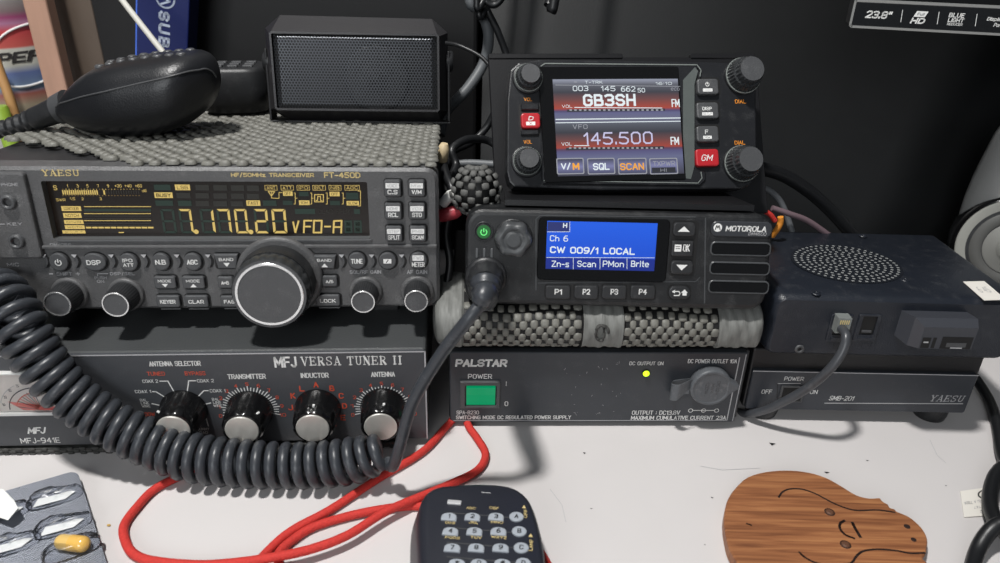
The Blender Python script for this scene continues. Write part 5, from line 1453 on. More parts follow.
# ================================================================== wooden animal coaster
def build_coaster():
    zt = .0065; F = Frame(on_z(825, 540, 0), 0, 0)
    cc = lambda x, y: (700 + x / 3.333, 430 + y / 3.333)
    topc = [(758, 360), (740, 325), (700, 290), (672, 277), (656, 270), (650, 263), (634, 258), (628, 247), (616, 241), (606, 233), (598, 225), (560, 226), (520, 215), (470, 185), (420, 158), (360, 140), (290, 133), (220, 138), (160, 155), (120, 190), (95, 225), (84, 260), (80, 300), (86, 350), (100, 400), (128, 443)]
    low = [(170, 490), (230, 525), (300, 540), (380, 542), (450, 530), (520, 500), (570, 478), (640, 470), (700, 472), (742, 458), (756, 440), (742, 428), (752, 412), (757, 390)]
    P = [F.lz(*cc(*p), zt) for p in topc + low]
    sm = catmull([(p[0], p[1], 0) for p in P], 3, closed=True); out = [(p.x, p.y) for p in sm]
    wood = bpy.data.materials.new('oiled_wood'); wood.use_nodes = True; nt = wood.node_tree; bs = nt.nodes['Principled BSDF']
    tc = nt.nodes.new('ShaderNodeTexCoord'); mp = nt.nodes.new('ShaderNodeMapping'); mp.inputs['Scale'].default_value = (16, 330, 60); mp.inputs['Rotation'].default_value = (0, 0, .12)
    n = nt.nodes.new('ShaderNodeTexNoise'); n.inputs['Scale'].default_value = 1.6; n.inputs['Detail'].default_value = 7; n.inputs['Distortion'].default_value = .6
    n2 = nt.nodes.new('ShaderNodeTexNoise'); n2.inputs['Scale'].default_value = 9; n2.inputs['Detail'].default_value = 3
    r = nt.nodes.new('ShaderNodeValToRGB'); e = r.color_ramp.elements; e[0].position = .3; e[0].color = lin((112, 68, 42)); e[1].position = .72; e[1].color = lin((172, 118, 76)); el = e.new(.5); el.color = lin((144, 92, 58))
    mx = nt.nodes.new('ShaderNodeMix'); mx.data_type = 'RGBA'; mx.blend_type = 'OVERLAY'; mx.inputs['Factor'].default_value = .3
    nt.links.new(tc.outputs['Object'], mp.inputs['Vector']); nt.links.new(mp.outputs[0], n.inputs['Vector']); nt.links.new(tc.outputs['Object'], n2.inputs['Vector'])
    nt.links.new(n.outputs['Fac'], r.inputs['Fac']); nt.links.new(r.outputs['Color'], mx.inputs['A']); nt.links.new(n2.outputs['Fac'], mx.inputs['B']); nt.links.new(mx.outputs['Result'], bs.inputs['Base Color'])
    bs.inputs['Roughness'].default_value = .5
    b = MB()
    b.loft([[(p[0], p[1], z_) for p in (inset(out, d) if d else out)] for z_, d in ((.0002, .0003), (.0008, 0), (zt - .0006, 0), (zt, .0005))], wood, smooth=False)
    burn = mat('burnt_groove', (34, 16, 10), rough=.8)
    def groove(pts, w):
        P = catmull([Vector((*F.lz(*cc(*p), zt), zt + .00012)) for p in pts], 5)
        for a, c in zip(P[:-1], P[1:]):
            d = (c - a).normalized(); n_ = Vector((-d.y, d.x, 0)) * w / 2; ex = d * w * .2
            b.add([a - n_ - ex, a + n_ - ex, c + n_ + ex, c - n_ + ex], [(0, 1, 2, 3)], burn)
    groove([(262, 225), (275, 207), (300, 197), (340, 198), (385, 213), (440, 242), (490, 262), (530, 269), (590, 267), (650, 275)], .0009)
    groove([(330, 407), (350, 425), (385, 443), (430, 452), (480, 448), (505, 443), (522, 420), (545, 404), (590, 398), (650, 402), (700, 411), (750, 410)], .0010)
    groove([(482, 302), (467, 312), (467, 330), (485, 350), (515, 362)], .0012); groove([(507, 308), (518, 330), (535, 358)], .0014)
    groove([(155, 312), (172, 318)], .0008)
    o = b.build('wooden_coaster'); o.location = F.o
    tag(o, 'brown wooden animal-shaped coaster with burnt outline grooves, face up at the front of the desk', 'coaster')
    for x, y, r_, dk in ((432, 274, .0024, 1), (485, 382, .0024, 1), (690, 322, .0014, 1), (712, 366, .0012, 1)):
        u, v = F.lz(*cc(x, y), zt); k = MB()
        k.lathe((u, v, zt - .0004), (0, 0, 1), [(r_, 0), (r_, .0006), (r_ * .82, .0006)], burn, n=20, mcap=burn)
        if r_ > .002: k.lathe((u, v, zt - .0002), (0, 0, 1), [(r_ * .8, 0), (r_ * .8, .0006), (r_ * .5, .0009)], mat('eye_wood', (92, 60, 42), rough=.6), n=20)
        c = k.build('eye' if r_ > .002 else 'nostril', o)
build_coaster()

# ================================================================== blister pack with one capsule left
def build_blister():
    a, c_, d_ = on_z(-28, 500.5, .0042), on_z(77, 470.0, .0052), on_z(118, 574, .0042)
    ux = (c_ - a).normalized(); vy = (d_ - c_); vy = (vy - ux * vy.dot(ux)).normalized(); nz = ux.cross(vy); 
    if nz.z < 0: nz = -nz
    R3 = Matrix((ux, -vy, nz)).transposed()
    root = bpy.data.objects.new('blister_pack', None); COL.objects.link(root); root.empty_display_size = .01
    root.matrix_world = Matrix.Translation(c_) @ R3.to_4x4()
    tag(root, 'silver foil blister pack with torn open pockets at the left front corner of the desk', 'blister pack')
    def loc(px, py, z=0.0):
        o = R3.transposed() @ (CAM - c_); d = R3.transposed() @ ray(px, py); p = o + d * ((z - o.z) / d.z); return p
    foil = mat('blister_foil', (150, 154, 164), rough=.4, metal=.7)
    nt = foil.node_tree; bs = nt.nodes['Principled BSDF']; tc = nt.nodes.new('ShaderNodeTexCoord'); mp = nt.nodes.new('ShaderNodeMapping'); mp.inputs['Rotation'].default_value = (0, 0, -.35)
    wv = nt.nodes.new('ShaderNodeTexWave'); wv.inputs['Scale'].default_value = 260; wv.bands_direction = 'Y'; wv.inputs['Distortion'].default_value = .3
    bp = nt.nodes.new('ShaderNodeBump'); bp.inputs['Strength'].default_value = .8; bp.inputs['Distance'].default_value = .0006
    nt.links.new(tc.outputs['Object'], mp.inputs['Vector']); nt.links.new(mp.outputs[0], wv.inputs['Vector']); nt.links.new(wv.outputs['Fac'], bp.inputs['Height']); nt.links.new(bp.outputs['Normal'], bs.inputs['Normal'])
    W = .080; D = .076
    b = MB(); out = [(p[0] - p[1] * .14, p[1]) for p in rrect(-W, 0, -D, 0, .0045, seg=5)]
    b.loft([[(p[0], p[1], z_) for p in out] for z_ in (-.0004, 0)], foil, smooth=False); b.build('foil_card', root)
    clear = mat('clear_blister_plastic', (236, 240, 246), rough=.06, trans=.92, bump=0); 
    nt = clear.node_tree; nt.nodes.remove(nt.nodes['Principled BSDF']); tr = nt.nodes.new('ShaderNodeBsdfTransparent'); tr.inputs[0].default_value = (.93, .94, .96, 1)
    gl = nt.nodes.new('ShaderNodeBsdfGlossy'); gl.inputs['Roughness'].default_value = .22; fr = nt.nodes.new('ShaderNodeLayerWeight'); fr.inputs['Blend'].default_value = .22
    ms = nt.nodes.new('ShaderNodeMixShader'); nt.links.new(fr.outputs['Fresnel'], ms.inputs['Fac']); nt.links.new(tr.outputs[0], ms.inputs[1]); nt.links.new(gl.outputs[0], ms.inputs[2]); nt.links.new(ms.outputs[0], nt.nodes['Material Output'].inputs['Surface'])
    torn = mat('torn_foil_backing', (232, 232, 228), rough=.55); dark = mat('pocket_shade_foil', (120, 124, 134), rough=.35, metal=.6)
    rnd = random.Random(11)
    pockets = [(55, 497, 1, 0), (63, 525, 1, 0), (72, 549, 0, 0), (2, 513, 1, .2), (10, 545, 1, .4), (80, 580, 1, 0)]
    for i, (px, py, crushed, cr) in enumerate(pockets):
        p = loc(px, py, .001); L_, Wd = .0128, .0052; N = 24; M_ = 6
        k = MB(); rings = []
        for j in range(M_ + 1):
            t = j / M_; sc = math.cos(t * PI / 2) ** .55; h = .0058 * math.sin(t * PI / 2) ** .8
            rr = []
            for q in range(N):
                an = 2 * PI * q / N; cc_, ss = math.cos(an), math.sin(an); qq = (abs(cc_) ** 3.2 + abs(ss) ** 3.2) ** (1 / 3.2)
                jit = (rnd.uniform(-1, 1) * .00035 if crushed and j > 0 else 0)
                hh = h * (1 - (.45 if crushed and cc_ > .1 * rnd.random() else .0)) + (rnd.uniform(-.0008, .0006) if crushed and j > 1 else 0)
                rr.append((p.x + (L_ * sc * cc_ / qq) * .92 + jit, p.y + Wd * max(sc, .05) * ss / qq + jit, max(.0002, hh)))
            rings.append(rr)
        k.loft(rings, clear, smooth=True, cap=False); k.build('blister_pocket', root)
        if crushed:
            k = MB(); pts = [(p.x + x * L_ * .8, p.y + y_ * Wd * .8) for x, y_ in ((-.9, -.5), (-.3, -.8), (.4, -.7), (.85, -.1), (.5, .5), (-.1, .3), (-.7, .7))]
            k.add([(q[0], q[1], .0005 + .0008 * (n_ % 2)) for n_, q in enumerate(pts)], [tuple(range(7))], torn)
            k.build('torn_foil', root)
    # loose flap of white foil at the left edge
    k = MB(); pts = [loc(-12, 488, .004), loc(3, 489, .008), loc(14, 500, .009), loc(18, 508, .008), (loc(8, 520, .006)), (loc(-10, 514, .005))]
    k.add(list(pts) + [q + Vector((0, 0, -.0003)) for q in pts], [(0, 1, 2, 3, 4, 5), (11, 10, 9, 8, 7, 6)] + [(i, (i + 1) % 6, 6 + (i + 1) % 6, 6 + i) for i in range(6)], torn); k.build('torn_flap', root)
    # capsule
    p = loc(72.5, 543, .0035); a0 = loc(56, 541.5, .0032); a1 = loc(90, 545.5, .0032); d = (a1 - a0); d.normalize()
    cw = root.matrix_world @ p
    cap = bpy.data.objects.new('capsule', None); COL.objects.link(cap); cap.matrix_world = Matrix.Translation(c_ + R3 @ p) @ R3.to_4x4(); cap.empty_display_size = .005
    tag(cap, 'yellow gelatine capsule sitting in a pocket of the foil blister pack', 'capsule')
    Lh = (a1 - a0).length / 2; r = .0034
    for nm, s_, rr, c0 in (('capsule_body', -1, r, (222, 186, 112)), ('capsule_cap', 1, r * 1.05, (226, 180, 92))):
        k = MB(); m = mat(nm + '_gelatine', c0, rough=.15, coat=.5, spec=.6)
        pr = [(rr, -.0006)] + [(rr, t) for t in (.001, Lh - rr)] + [(rr * math.cos(a), Lh - rr + rr * math.sin(a)) for a in [PI / 2 * t / 6 for t in range(1, 6)]] + [(.0002, Lh)]
        k.lathe((0, 0, 0), d * s_, pr, m, n=24); k.build(nm, cap)
build_blister()

# ================================================================== far right: tag, cables, round speaker
def cord(name, pts, r, m, label, cat='cable', n=10, sub=8, group=None):
    b = MB(); b.tube(pts, r, m, n=n, sub=sub); o = b.build(name, recalc=False); tag(o, label, cat, group or ('loose cables' if cat == 'cable' and ('cable' in name) else None)); return o
cord('power_cable', [on_z(968, 370, .012), on_z(978, 382, .006), on_z(990, 402, .0034), on_z(997, 425, .0034), on_z(1001, 452, .0034), on_z(1006, 466, .004), on_z(1012, 480, .0045), on_z(1035, 500, .004), on_z(1090, 515, .0034), on_z(1190, 520, .0034)], .0030, M['cable'], 'black cable curling out from behind the cradle along the right edge')
cord('power_cable', [on_z(1230, 440, .0040), on_z(1130, 440, .0040), on_z(1060, 447, .0050), on_z(1015, 461, .008), on_z(997, 474, .0068), on_z(990.5, 492, .0064), on_z(991, 510, .0066), on_z(999, 526, .0078), on_z(1015, 540, .010), on_z(1045, 556, .006), on_z(1110, 575, .004), on_z(1220, 580, .004)], .0036, M['cable'], 'thick black cable loop at the right edge, lying over the paper tag')
cord('power_cable', [on_z(1240, 500, .0040), on_z(1150, 505, .0050), on_z(1060, 517, .0110), on_z(1013, 521, .0155), on_z(996, 526, .0140), on_z(985, 537, .0100), on_z(977, 552, .0060), on_z(972, 570, .0045), on_z(968, 590, .0042)], .0034, M['cable'], 'black cable running down to the lower right corner of the desk')
b = MB(); P = [on_z(*p, .0004) for p in ((960, 491.5), (992, 487), (1000, 515), (964, 517.5))]
paper = mat('paper_tag', (226, 222, 214), rough=.7)
b.add([p for p in P] + [p + Vector((0, 0, .0003)) for p in P], [(0, 1, 2, 3), (7, 6, 5, 4), (0, 1, 5, 4), (1, 2, 6, 5), (2, 3, 7, 6), (3, 0, 4, 7)], paper)
tx_, ty_ = (P[1] - P[0]).normalized(), (P[0] - P[3]).normalized()
def ptxt(b, s, px, py, w, h, m, flip=True):
    c = on_z(px, py, .0009); g, fs, asp = text_geo(s, .01, 0, 1.0, w / h)
    b.add([c + tx_ * ((.5 - u) * w if flip else (u - .5) * w) + ty_ * ((.5 - v) * h if flip else (v - .5) * h) for u, v in g], fs, m)
ptxt(b, 'RU A 732A', 973, 502, .010, .0020, M['grey']); ptxt(b, 'E377A7', 981, 506.5, .008, .0018, M['grey']); ptxt(b, 'C80', 984, 511, .0045, .0018, M['grey'])
c0 = on_z(985, 494, .0009)
for r_ in (.0036,):
    for k in range(20):
        a0, a1 = 2 * PI * k / 20, 2 * PI * (k + 1) / 20
        q = [c0 + tx_ * (rr * 1.2 * math.cos(a)) + ty_ * (rr * math.sin(a)) for rr, a in ((r_, a0), (r_, a1), (r_ - .0008, a1), (r_ - .0008, a0))]
        b.add(q, [(0, 1, 2, 3)], M['ink'])
ptxt(b, 'CE', 985, 494, .0036, .0026, M['ink'])
tag(b.build('paper_tag'), 'small white paper tag with upside-down print, lying by the cables at the right edge', 'tag')

# lead plugged into the navy speaker
def lead():
    F = FN; O = F.world((*[F.l(841, 322)[0]], 0, F.l(841, 322)[1]))
    O = Vector(O); root = thing('speaker_lead', O, 'grey-black lead plugged into the navy speaker and drooping across the cradle front', 'cable')
    X = F.rect(835, 316, 848.5, 331, -.003); k = MB()
    b8 = [F.w(x, y, z) - O for x in (X[0], X[1]) for y in (-.0055, .0004) for z in (X[2], X[3])]
    k.add(b8, [(0, 1, 3, 2), (4, 6, 7, 5), (0, 4, 5, 1), (2, 3, 7, 6), (0, 2, 6, 4), (1, 5, 7, 3)], mat('clear_plug', (120, 124, 122), rough=.2, bump=.2))
    for i in range(5):
        x = X[0] + (X[1] - X[0]) * (.2 + .15 * i); q = [F.w(x + dx, -.0057, z) - O for dx, z in ((-.0003, X[3] - .001), (.0003, X[3] - .001), (.0003, X[3] - .0035), (-.0003, X[3] - .0035))]
        k.add(q, [(0, 1, 2, 3)], M['gold'])
    k.build('plug', root)
    k = MB(); pts = [F.w(F.l(841, 328, -.005)[0], -.004, F.l(841, 328, -.005)[1]) - O] + [on_y(px, py, y) - O for px, py, y in ((846, 336, .004), (842, 352, .0), (828, 371, -.001), (806, 389, .004), (783, 402, .010), (764, 410.5, .0165), (748, 413.5, .0235), (736, 411.5, .036))]
    k.tube(pts, .0024, mat('flat_lead_grey', (62, 64, 68), rough=.35, dust=.1), n=10, sub=8); k.build('lead', root, recalc=False)
lead()

def build_round():
    c = on_y(1014, 250, .140); n = Vector((-.42, -.88, .12)).normalized()
    base = Vector((c.x, c.y + .03, 0))
    root = thing('round_speaker', base, 'silver satellite speaker with round grey cone, half out of frame beside the navy speaker', 'speaker')
    b = MB(); sil = mat('silver_plastic', (186, 186, 184), rough=.3, metal=.35)
    cc = c - base
    # housing: rounded shell behind the driver, leaning up to the right
    rings = []
    side = Vector((0, 0, 1)).cross(n).normalized(); side = -side if side.x < 0 else side
    for py, lf in ((312, 985), (300, 972), (285, 963), (250, 957), (222, 961), (200, 968), (182, 976), (165, 985), (150, 992.5), (135, 1000), (120, 1010), (108, 1022), (102, 1034)):
        q = on_y(lf, py, .168); m_ = on_y(1046, py, .168); rr = m_.x - q.x; cen = Vector((m_.x, .170, q.z))
        rings.append([cen - base + Vector((rr * math.cos(2 * PI * k / 32), min(.6 * rr, .024) * math.sin(2 * PI * k / 32), 0)) for k in range(32)])
    low = rings[0]; zf = low[0].z
    rings.insert(0, [Vector((p.x, p.y, .001)) for p in low])
    b.loft(rings, sil); b.build('housing', root)
    k = MB(); k.lathe(cc - n * .022, n, [(.0375, 0), (.0375, .014), (.0365, .0185), (.0345, .0195)], M['gloss'], n=64, mcap=M['rub']); k.build('driver_rim', root)
    k = MB(); gr = mat('driver_surround_grey', (150, 150, 144), rough=.5)
    k.lathe(cc - n * .0035, n, [(.0345, 0), (.0342, .0022), (.0335, .0024), (.0265, .0006)], gr, n=64, mcap=M['rub']); k.build('driver_ring', root)
    k = MB(); k.lathe(cc - n * .0028, n, [(.0262, 0), (.0250, .0012), (.0200, .0014), (.0185, .0002)], mat('driver_roll', (84, 84, 82), rough=.6), n=64, mcap=M['rub']); k.build('driver_roll', root)
    k = MB(); k.lathe(cc - n * .0026, n, [(.0182, .0002), (.0175, .0010), (.0105, .0002), (.0100, .0010), (.0070, .0036), (.0005, .0046)], mat('driver_cone', (126, 126, 122), rough=.5), n=48); k.build('cone', root)
build_round()
# paper label lying on the navy speaker
b = MB(); P = [FN.w(*FN.lz(px, py, FN.H + .0004), FN.H + .0004) for px, py in ((963, 282), (984, 281.5), (1006, 300), (984, 300.6))]
b.add([p for p in P] + [p + Vector((0, 0, .0003)) for p in P], [(0, 1, 2, 3), (7, 6, 5, 4), (0, 1, 5, 4), (1, 2, 6, 5), (2, 3, 7, 6), (3, 0, 4, 7)], paper)
e1 = (P[1] - P[0]); e2 = (P[3] - P[0])
g, fs, _ = text_geo('6 45', 0, 0, 1.0); b.add([P[0] + e1 * (.25 + .5 * u) + e2 * (.62 - .3 * v) + Vector((0, 0, .0004)) for u, v in g], fs, M['grey'])
tag(b.build('paper_label'), 'white paper label lying on the back right corner of the navy speaker lid', 'label')

# ================================================================== monitor
def build_monitor():
    F = Frame(on_y(848.5, 27.2, .13), yaw=-13, tilt=0)
    root = thing('computer_monitor', F, 'black computer monitor with printed strip on its lower bezel at the top right corner', 'monitor')
    W = .50; BH = F.l(900, 3.4)[1]; rim = mat('monitor_rim_grey', (150, 150, 148), rough=.3, metal=.3)
    b = MB(); o = rrect(0, W, 0, .30, .002, seg=3); i = rrect(.012, W - .012, BH + .0012, .29, .0005, seg=3)
    b.ring(o, i, 0, .012, M['case'], bev=.0006, ybi=.0015); b.add([(p[0], .012, p[1]) for p in o], [tuple(range(len(o)))], M['case'])
    b.line([(.0012, .294), (.0006, .0012), (.0016, .0005), (W, .0005)], .0013, -.0001, rim); b.line([(.001, BH + .0006), (W, BH + .0006)], .0016, -.0001, rim)
    b.build('frame', root)
    b = MB(); b.rect(.011, W - .011, BH, .291, .0014, M['gloss']); b.build('screen', root)
    b = MB(); b.box(.05, W - .05, .012, .045, .03, .27, M['case'], r=.01); b.build('rear_housing', root)
    b = MB(); b.prism([(.0012, .0016), (W * .6, .0016), (W * .6, BH - .0006), (.0012, BH - .0006)], -.0003, .0002, mat('printed_strip', (22, 23, 25), rough=.15))
    y = -.0003 - INK; T = TX(b, F, y); L = LN(b, F, y, M['white'], .0003)
    T('23.8"', 866, 11, 891.6, 18.6, bold=.04, shear=.2)
    X = F.rect(914, 11.2, 928, 17, y); b.poly([(X[0], X[2]), (X[1] - .0012, X[2]), (X[1], X[3]), (X[0] + .0012, X[3])], y, M['white']); b.text('Full', (X[0] + .0018, X[1] - .0018, X[2] + .0008, X[3] - .0008), y - .0001, M['ink'], shear=.2)
    T('HD', 911, 17.8, 925, 23.8, bold=.05, shear=.25)
    T('BLUE', 949, 13, 964.8, 17.6, bold=.03, shear=.08); T('LIGHT', 948, 18.2, 964, 22.4, bold=.03, shear=.08); T('REDUCER', 947, 23, 962.6, 25.6, bold=.02, shear=.08)
    T('DisplayPort', 987, 17.6, 1016, 22, bold=.03, shear=.2); T('Port', 994, 23, 1003, 27, bold=.03, shear=.2)
    for x, y0_ in ((901.5, 10), (938, 12), (976, 14)): L([(x + 1.2, y0_), (x - .8, y0_ + 12)])
    b.build('printed_strip', root)
    # stand
    b = MB(); dn = -F.o.z
    b.box(W * .62 - .03, W * .62 + .03, .046, .060, dn + .012, .18, M['case'], r=.003); b.build('stand_neck', root)
    b = MB(); b.box(W * .62 - .09, W * .62 + .11, -.02, .13, dn + .0004, dn + .012, M['case'], r=.004); b.build('stand_base', root)
build_monitor()

# ================================================================== dark things behind
xr = on_y(477, 100, .245).x
b = MB(); xl = on_y(92, 40, .245).x
b.box(xl, xr, .245, .42, .0005, .52, mat('case_matte_black', (11, 11, 13), rough=.55, bump=.1), r=.003)
cs = tag(b.build('computer_case'), 'large plain black case standing behind the wide speaker', 'computer case')
b = MB(); BF = Frame((0, .188, .0028), 0, 22)
hb = (.4595 - .188 - .008) / math.sin(math.radians(22)) 
xbl = xr + .004
b.box(xbl, 1.0, 0, .005, .0003, hb, mat('board_black', (17, 18, 19), rough=.42, bump=.15, bscale=900, vary=.2, vscale=60))
o = b.build('leaning_board'); o.location = BF.o; o.rotation_euler = BF.eul
tag(o, 'dark matt board leaning back against the wall behind the radios', 'board')

# blue box with the sideways lettering
def build_blue():
    o_ = on_y(137, 55, .212); F = Frame((o_.x - (o_.z) * math.tan(math.radians(12)), .212, .0075), 1, 0, 12)
    Fz = F
    root = thing('blue_box', F, 'dark blue box with sideways white lettering standing behind the near microphone', 'box')
    X1 = F.l(188, 40)[0]; blue = mat('blue_card', (12, 26, 84), rough=.4, vary=.15, vscale=25)
    b = MB(); b.box(0, X1, 0, .019, 0, .30, blue, r=.0008)
    y = -.0002
    b.line([(.0007, .001), (.0007, .299)], .0010, y, mat('blue_edge', (70, 110, 214), rough=.4))
    wh = mat('print_pale_blue', (176, 186, 206), rough=.5); T = TX(b, F, y, wh)
    T('S', 158.6, 11.4, 169.6, 21, rot=90, bold=.05); T('U', 158.4, 23.6, 170, 34, rot=90, bold=.05); T('B', 158.2, 37, 169.6, 47.6, rot=90, bold=.05)
    u, v = F.l(165.4, -1.5); r = F.l(174.5, -1.5)[0] - u
    b.line(circle(u, v, r, 28), .0012, y, wh, closed=True); b.line([(u + r * .55, v + r * .7), (u - r * .5, v + r * .1), (u + r * .5, v - r * .2), (u - r * .55, v - r * .75)], .0013, y, wh)
    b.build('carton', root)
build_blue()
cord('thin_stick', [on_y(166, 56, .165), on_y(143, 27, .170), on_y(119, -4, .175), on_y(96, -34, .180)], .0019, mat('stick_white', (206, 204, 196), rough=.5), 'thin white stick slanting up behind the near microphone', 'stick')

# wooden rack at the left with its brown side
def build_rack():
    y = .215; F = Frame((0, y, .0005), 0, 0)
    root = thing('wooden_rack', F, 'wooden rack with pale post and brown side panel behind the microphone at the left', 'rack')
    a, c = F.l(24, 10)[0], F.l(47.5, 10)[0]
    pw = mat('post_wood', (178, 140, 120), rough=.5, bump=.2, bscale=120, vary=.22, vscale=40, stretch=(3, 3, .4))
    b = MB(); b.box(a, c, 0, .012, 0, .36, pw, r=.0015); b.build('post', root)
    a2, c2 = F.l(47, 20, .03)[0], F.l(95.5, 20, .03)[0]
    b = MB(); b.box(a2 - .004, c2, .029, .035, 0, .36, mat('panel_brown', (92, 80, 70), rough=.5, bump=.1, vary=.25, vscale=30), r=.001); b.build('side_panel', root)
    b = MB(); b.box(a, a + .012, .012, .029, .05, .062, pw); b.box(a, a + .012, .012, .029, .30, .312, pw); b.build('cross_rail', root)
build_rack()

def build_bottle():
    y = .300; c = on_y(4, 60, y); r = .043; base = Vector((c.x, c.y, .0005))
    root = thing('labelled_bottle', base, 'colourful labelled bottle behind the pale wooden post at the left edge', 'bottle')
    zz = lambda py: on_y(4, py, y - r).z - .0005
    st = sorted([(zz(120), (120, 112, 100)), (zz(108), (150, 140, 120)), (zz(97), (150, 90, 80)), (zz(92), (110, 130, 150)), (zz(76), (96, 112, 158)), (zz(68), (190, 190, 180)), (zz(52), (196, 194, 184)), (zz(50), (190, 92, 84)), (zz(34), (186, 70, 74)), (zz(26), (170, 120, 150)), (zz(20), (150, 70, 110)), (zz(14), (128, 110, 112)), (zz(2), (146, 142, 140))])
    lo, hi = st[0][0], st[-1][0]
    lm = rampmat('bottle_label', 2, lo, hi, [((p - lo) / (hi - lo), c_) for p, c_ in st], rough=.45)
    top = zz(-30) 
    b = MB(); b.lathe((0, 0, 0), (0, 0, 1), [(r * .96, 0), (r, .004), (r, top), (r * .8, top + .015), (r * .4, top + .03), (r * .38, top + .045)], mat('bottle_plastic', (170, 168, 166), rough=.3), n=48); b.build('bottle', root)
    b = MB(); b.lathe((0, 0, lo), (0, 0, 1), [(r + .0003, 0), (r + .0003, hi - lo)], lm, n=48); lb = b.build('label', root)
    # ring and lettering wrapped round the label
    b = MB()
    def wrap(px, py):
        p = on_y(px, py, y - r * .92); x = max(-r * .99, min(r * .99, p.x - base.x)); return Vector((x, -math.sqrt(max(0, (r + .0008) ** 2 - x * x)), p.z - base.z))
    cx, cz = 18, 58
    b.tube([wrap(cx + 27 * math.cos(a), cz + 31 * math.sin(a)) for a in [2 * PI * k / 28 for k in range(29)]], .0009, M['white'], n=6, sub=2)
    g, fs, _ = text_geo('PEP', .04, 0, 1.0, 2.2)
    b.add([wrap(-3 + 29 * u, 65 - 11 * v) for u, v in g], fs, mat('print_dark_grey', (52, 50, 50), rough=.6)); b.build('printed_mark', lb)
    b = MB(); b.lathe((0, 0, top + .045), (0, 0, 1), [(r * .45, 0), (r * .45, .02), (r * .4, .022)], M['white'], n=32); b.build('cap', root)
build_bottle()
p0 = on_y(16, 128, .245); cord('wooden_pencil', [Vector((p0.x, .245, .0045)), Vector((p0.x, .245, .06)), on_y(14, 112, .245), on_y(0, 72, .247), on_y(-8, 50, .249)], .0036, mat('pencil_wood', (186, 142, 92), rough=.5), 'tan wooden rod leaning in front of the labelled bottle at the left edge', 'rod', n=8)
p0 = on_y(2, 104, .235); b = MB(); b.lathe((p0.x - .002, .235, .0005), (0, 0, 1), [(.0055, 0), (.0055, p0.z - .004), (.0045, p0.z - .002)], mat('marker_green', (140, 170, 60), rough=.4), n=20)
tag(b.build('highlighter_pen'), 'lime green highlighter pen standing at the left edge below the label', 'pen')

# ================================================================== cables and connectors behind and between
cord('grey_cable', [Vector((-.006, .361, .42)), Vector((-.010, .32, .40)), Vector((-.014, .25, .35)), on_y(470, -20, .19), on_y(480, 8, .19), on_y(488.5, 34, .19), on_y(484, 62, .19), on_y(468, 88, .18), on_y(446, 112, .17), on_y(440, 135, .16)], .0036, M['cableg'], 'thick grey cable curving down between the wide speaker and the tilted head')
cord('power_cable', [Vector((.012, .361, .42)), Vector((.006, .32, .41)), Vector((-.004, .25, .36)), on_y(480, -6, .185), on_y(487, 10, .185), on_y(497, 30, .185), on_y(507, 56, .185), on_y(515, 80, .18)], .0024, M['cable'], 'black cable passing down behind the top left corner of the tilted head')
cord('power_cable', [Vector((.030, .361, .42)), Vector((.02, .31, .40)), Vector((0, .24, .36)), on_y(478, -14, .18), on_y(485, 0, .18), on_y(494, 5, .18), on_y(502, -2, .18), on_y(505, -14, .18)], .0022, M['cable'], 'black cable loop hanging in at the top edge above the wide speaker')
cord('power_cable', [Vector((.055, .3735, .455)), Vector((.05, .33, .44)), Vector((.045, .24, .36)), on_y(556, -12, .18), on_y(551, 0, .18), on_y(548.5, 6, .178)], .0034, M['cable'], 'short black cable end hanging in at the top edge above the tilted head', n=10)
cord('power_cable', [on_y(495, 112, .115), on_y(486, 128, .115), on_y(472, 142, .11), on_y(452, 152, .10), on_y(446, 165, .09)], .0022, M['cable'], 'black cable sagging between the grip mat and the tilted head bracket')
cord('power_cable', [on_y(500, 148, .110), on_y(486, 140, .11), on_y(466, 140, .10), on_y(452, 150, .09), on_y(456, 166, .085), on_y(448, 184, .07), on_y(446, 205, .06)], .0024, M['cable'], 'black cable looping beside the right edge of the left radio transceiver')
cord('grey_cable', [on_y(455, 164, .09), on_y(470, 163, .09), on_y(490, 164, .088), on_y(515, 166, .086)], .0022, M['cableg'], 'short grey cable running level behind the tilted head bracket')
cord('flat_ribbon_cable', [on_y(760, 168, .12), on_y(785, 176, .125), on_y(810, 192, .128), on_y(830, 210, .13), on_y(850, 232, .13), on_y(862, 246, .128)], .0042, M['cable'], 'broad black cable sloping down to the back of the navy speaker')
cord('power_cable', [on_y(752, 186, .11), on_y(768, 190, .11), on_y(779, 200, .11), on_y(786, 214, .108), on_y(792, 232, .105)], .0020, M['cableg'], 'dark grey cable arching behind the lower right dial of the tilted head')
cord('power_cable', [on_y(772, 208, .10), on_y(790, 214, .10), on_y(808, 221, .102), on_y(830, 236, .104)], .0018, mat('cable_mauve', (110, 92, 98), rough=.5), 'thin mauve-grey cable behind the back left corner of the navy speaker')
cord('red_wire', [on_y(752, 206, .085), on_y(762, 210, .084), on_y(770, 214.5, .084), on_y(775, 221, .084)], .0015, M['red'], 'short red wire end showing above the middle radio badge', 'wire')
cord('orange_wire', [on_y(780.5, 217, .086), on_y(780.6, 222, .086), on_y(778, 228, .086), on_y(772, 236, .088)], .0018, mat('wire_orange', (222, 142, 52), rough=.5), 'short orange wire end beside the middle radio badge', 'wire')
b = MB()
for i in range(6):
    for j in range(1):
        p = on_y(786 + i * 15, 233.5, .108); b.box(p.x - .0018, p.x + .0018, .106, .112, p.z - .004, p.z + .0008, M['key'], r=.0005)
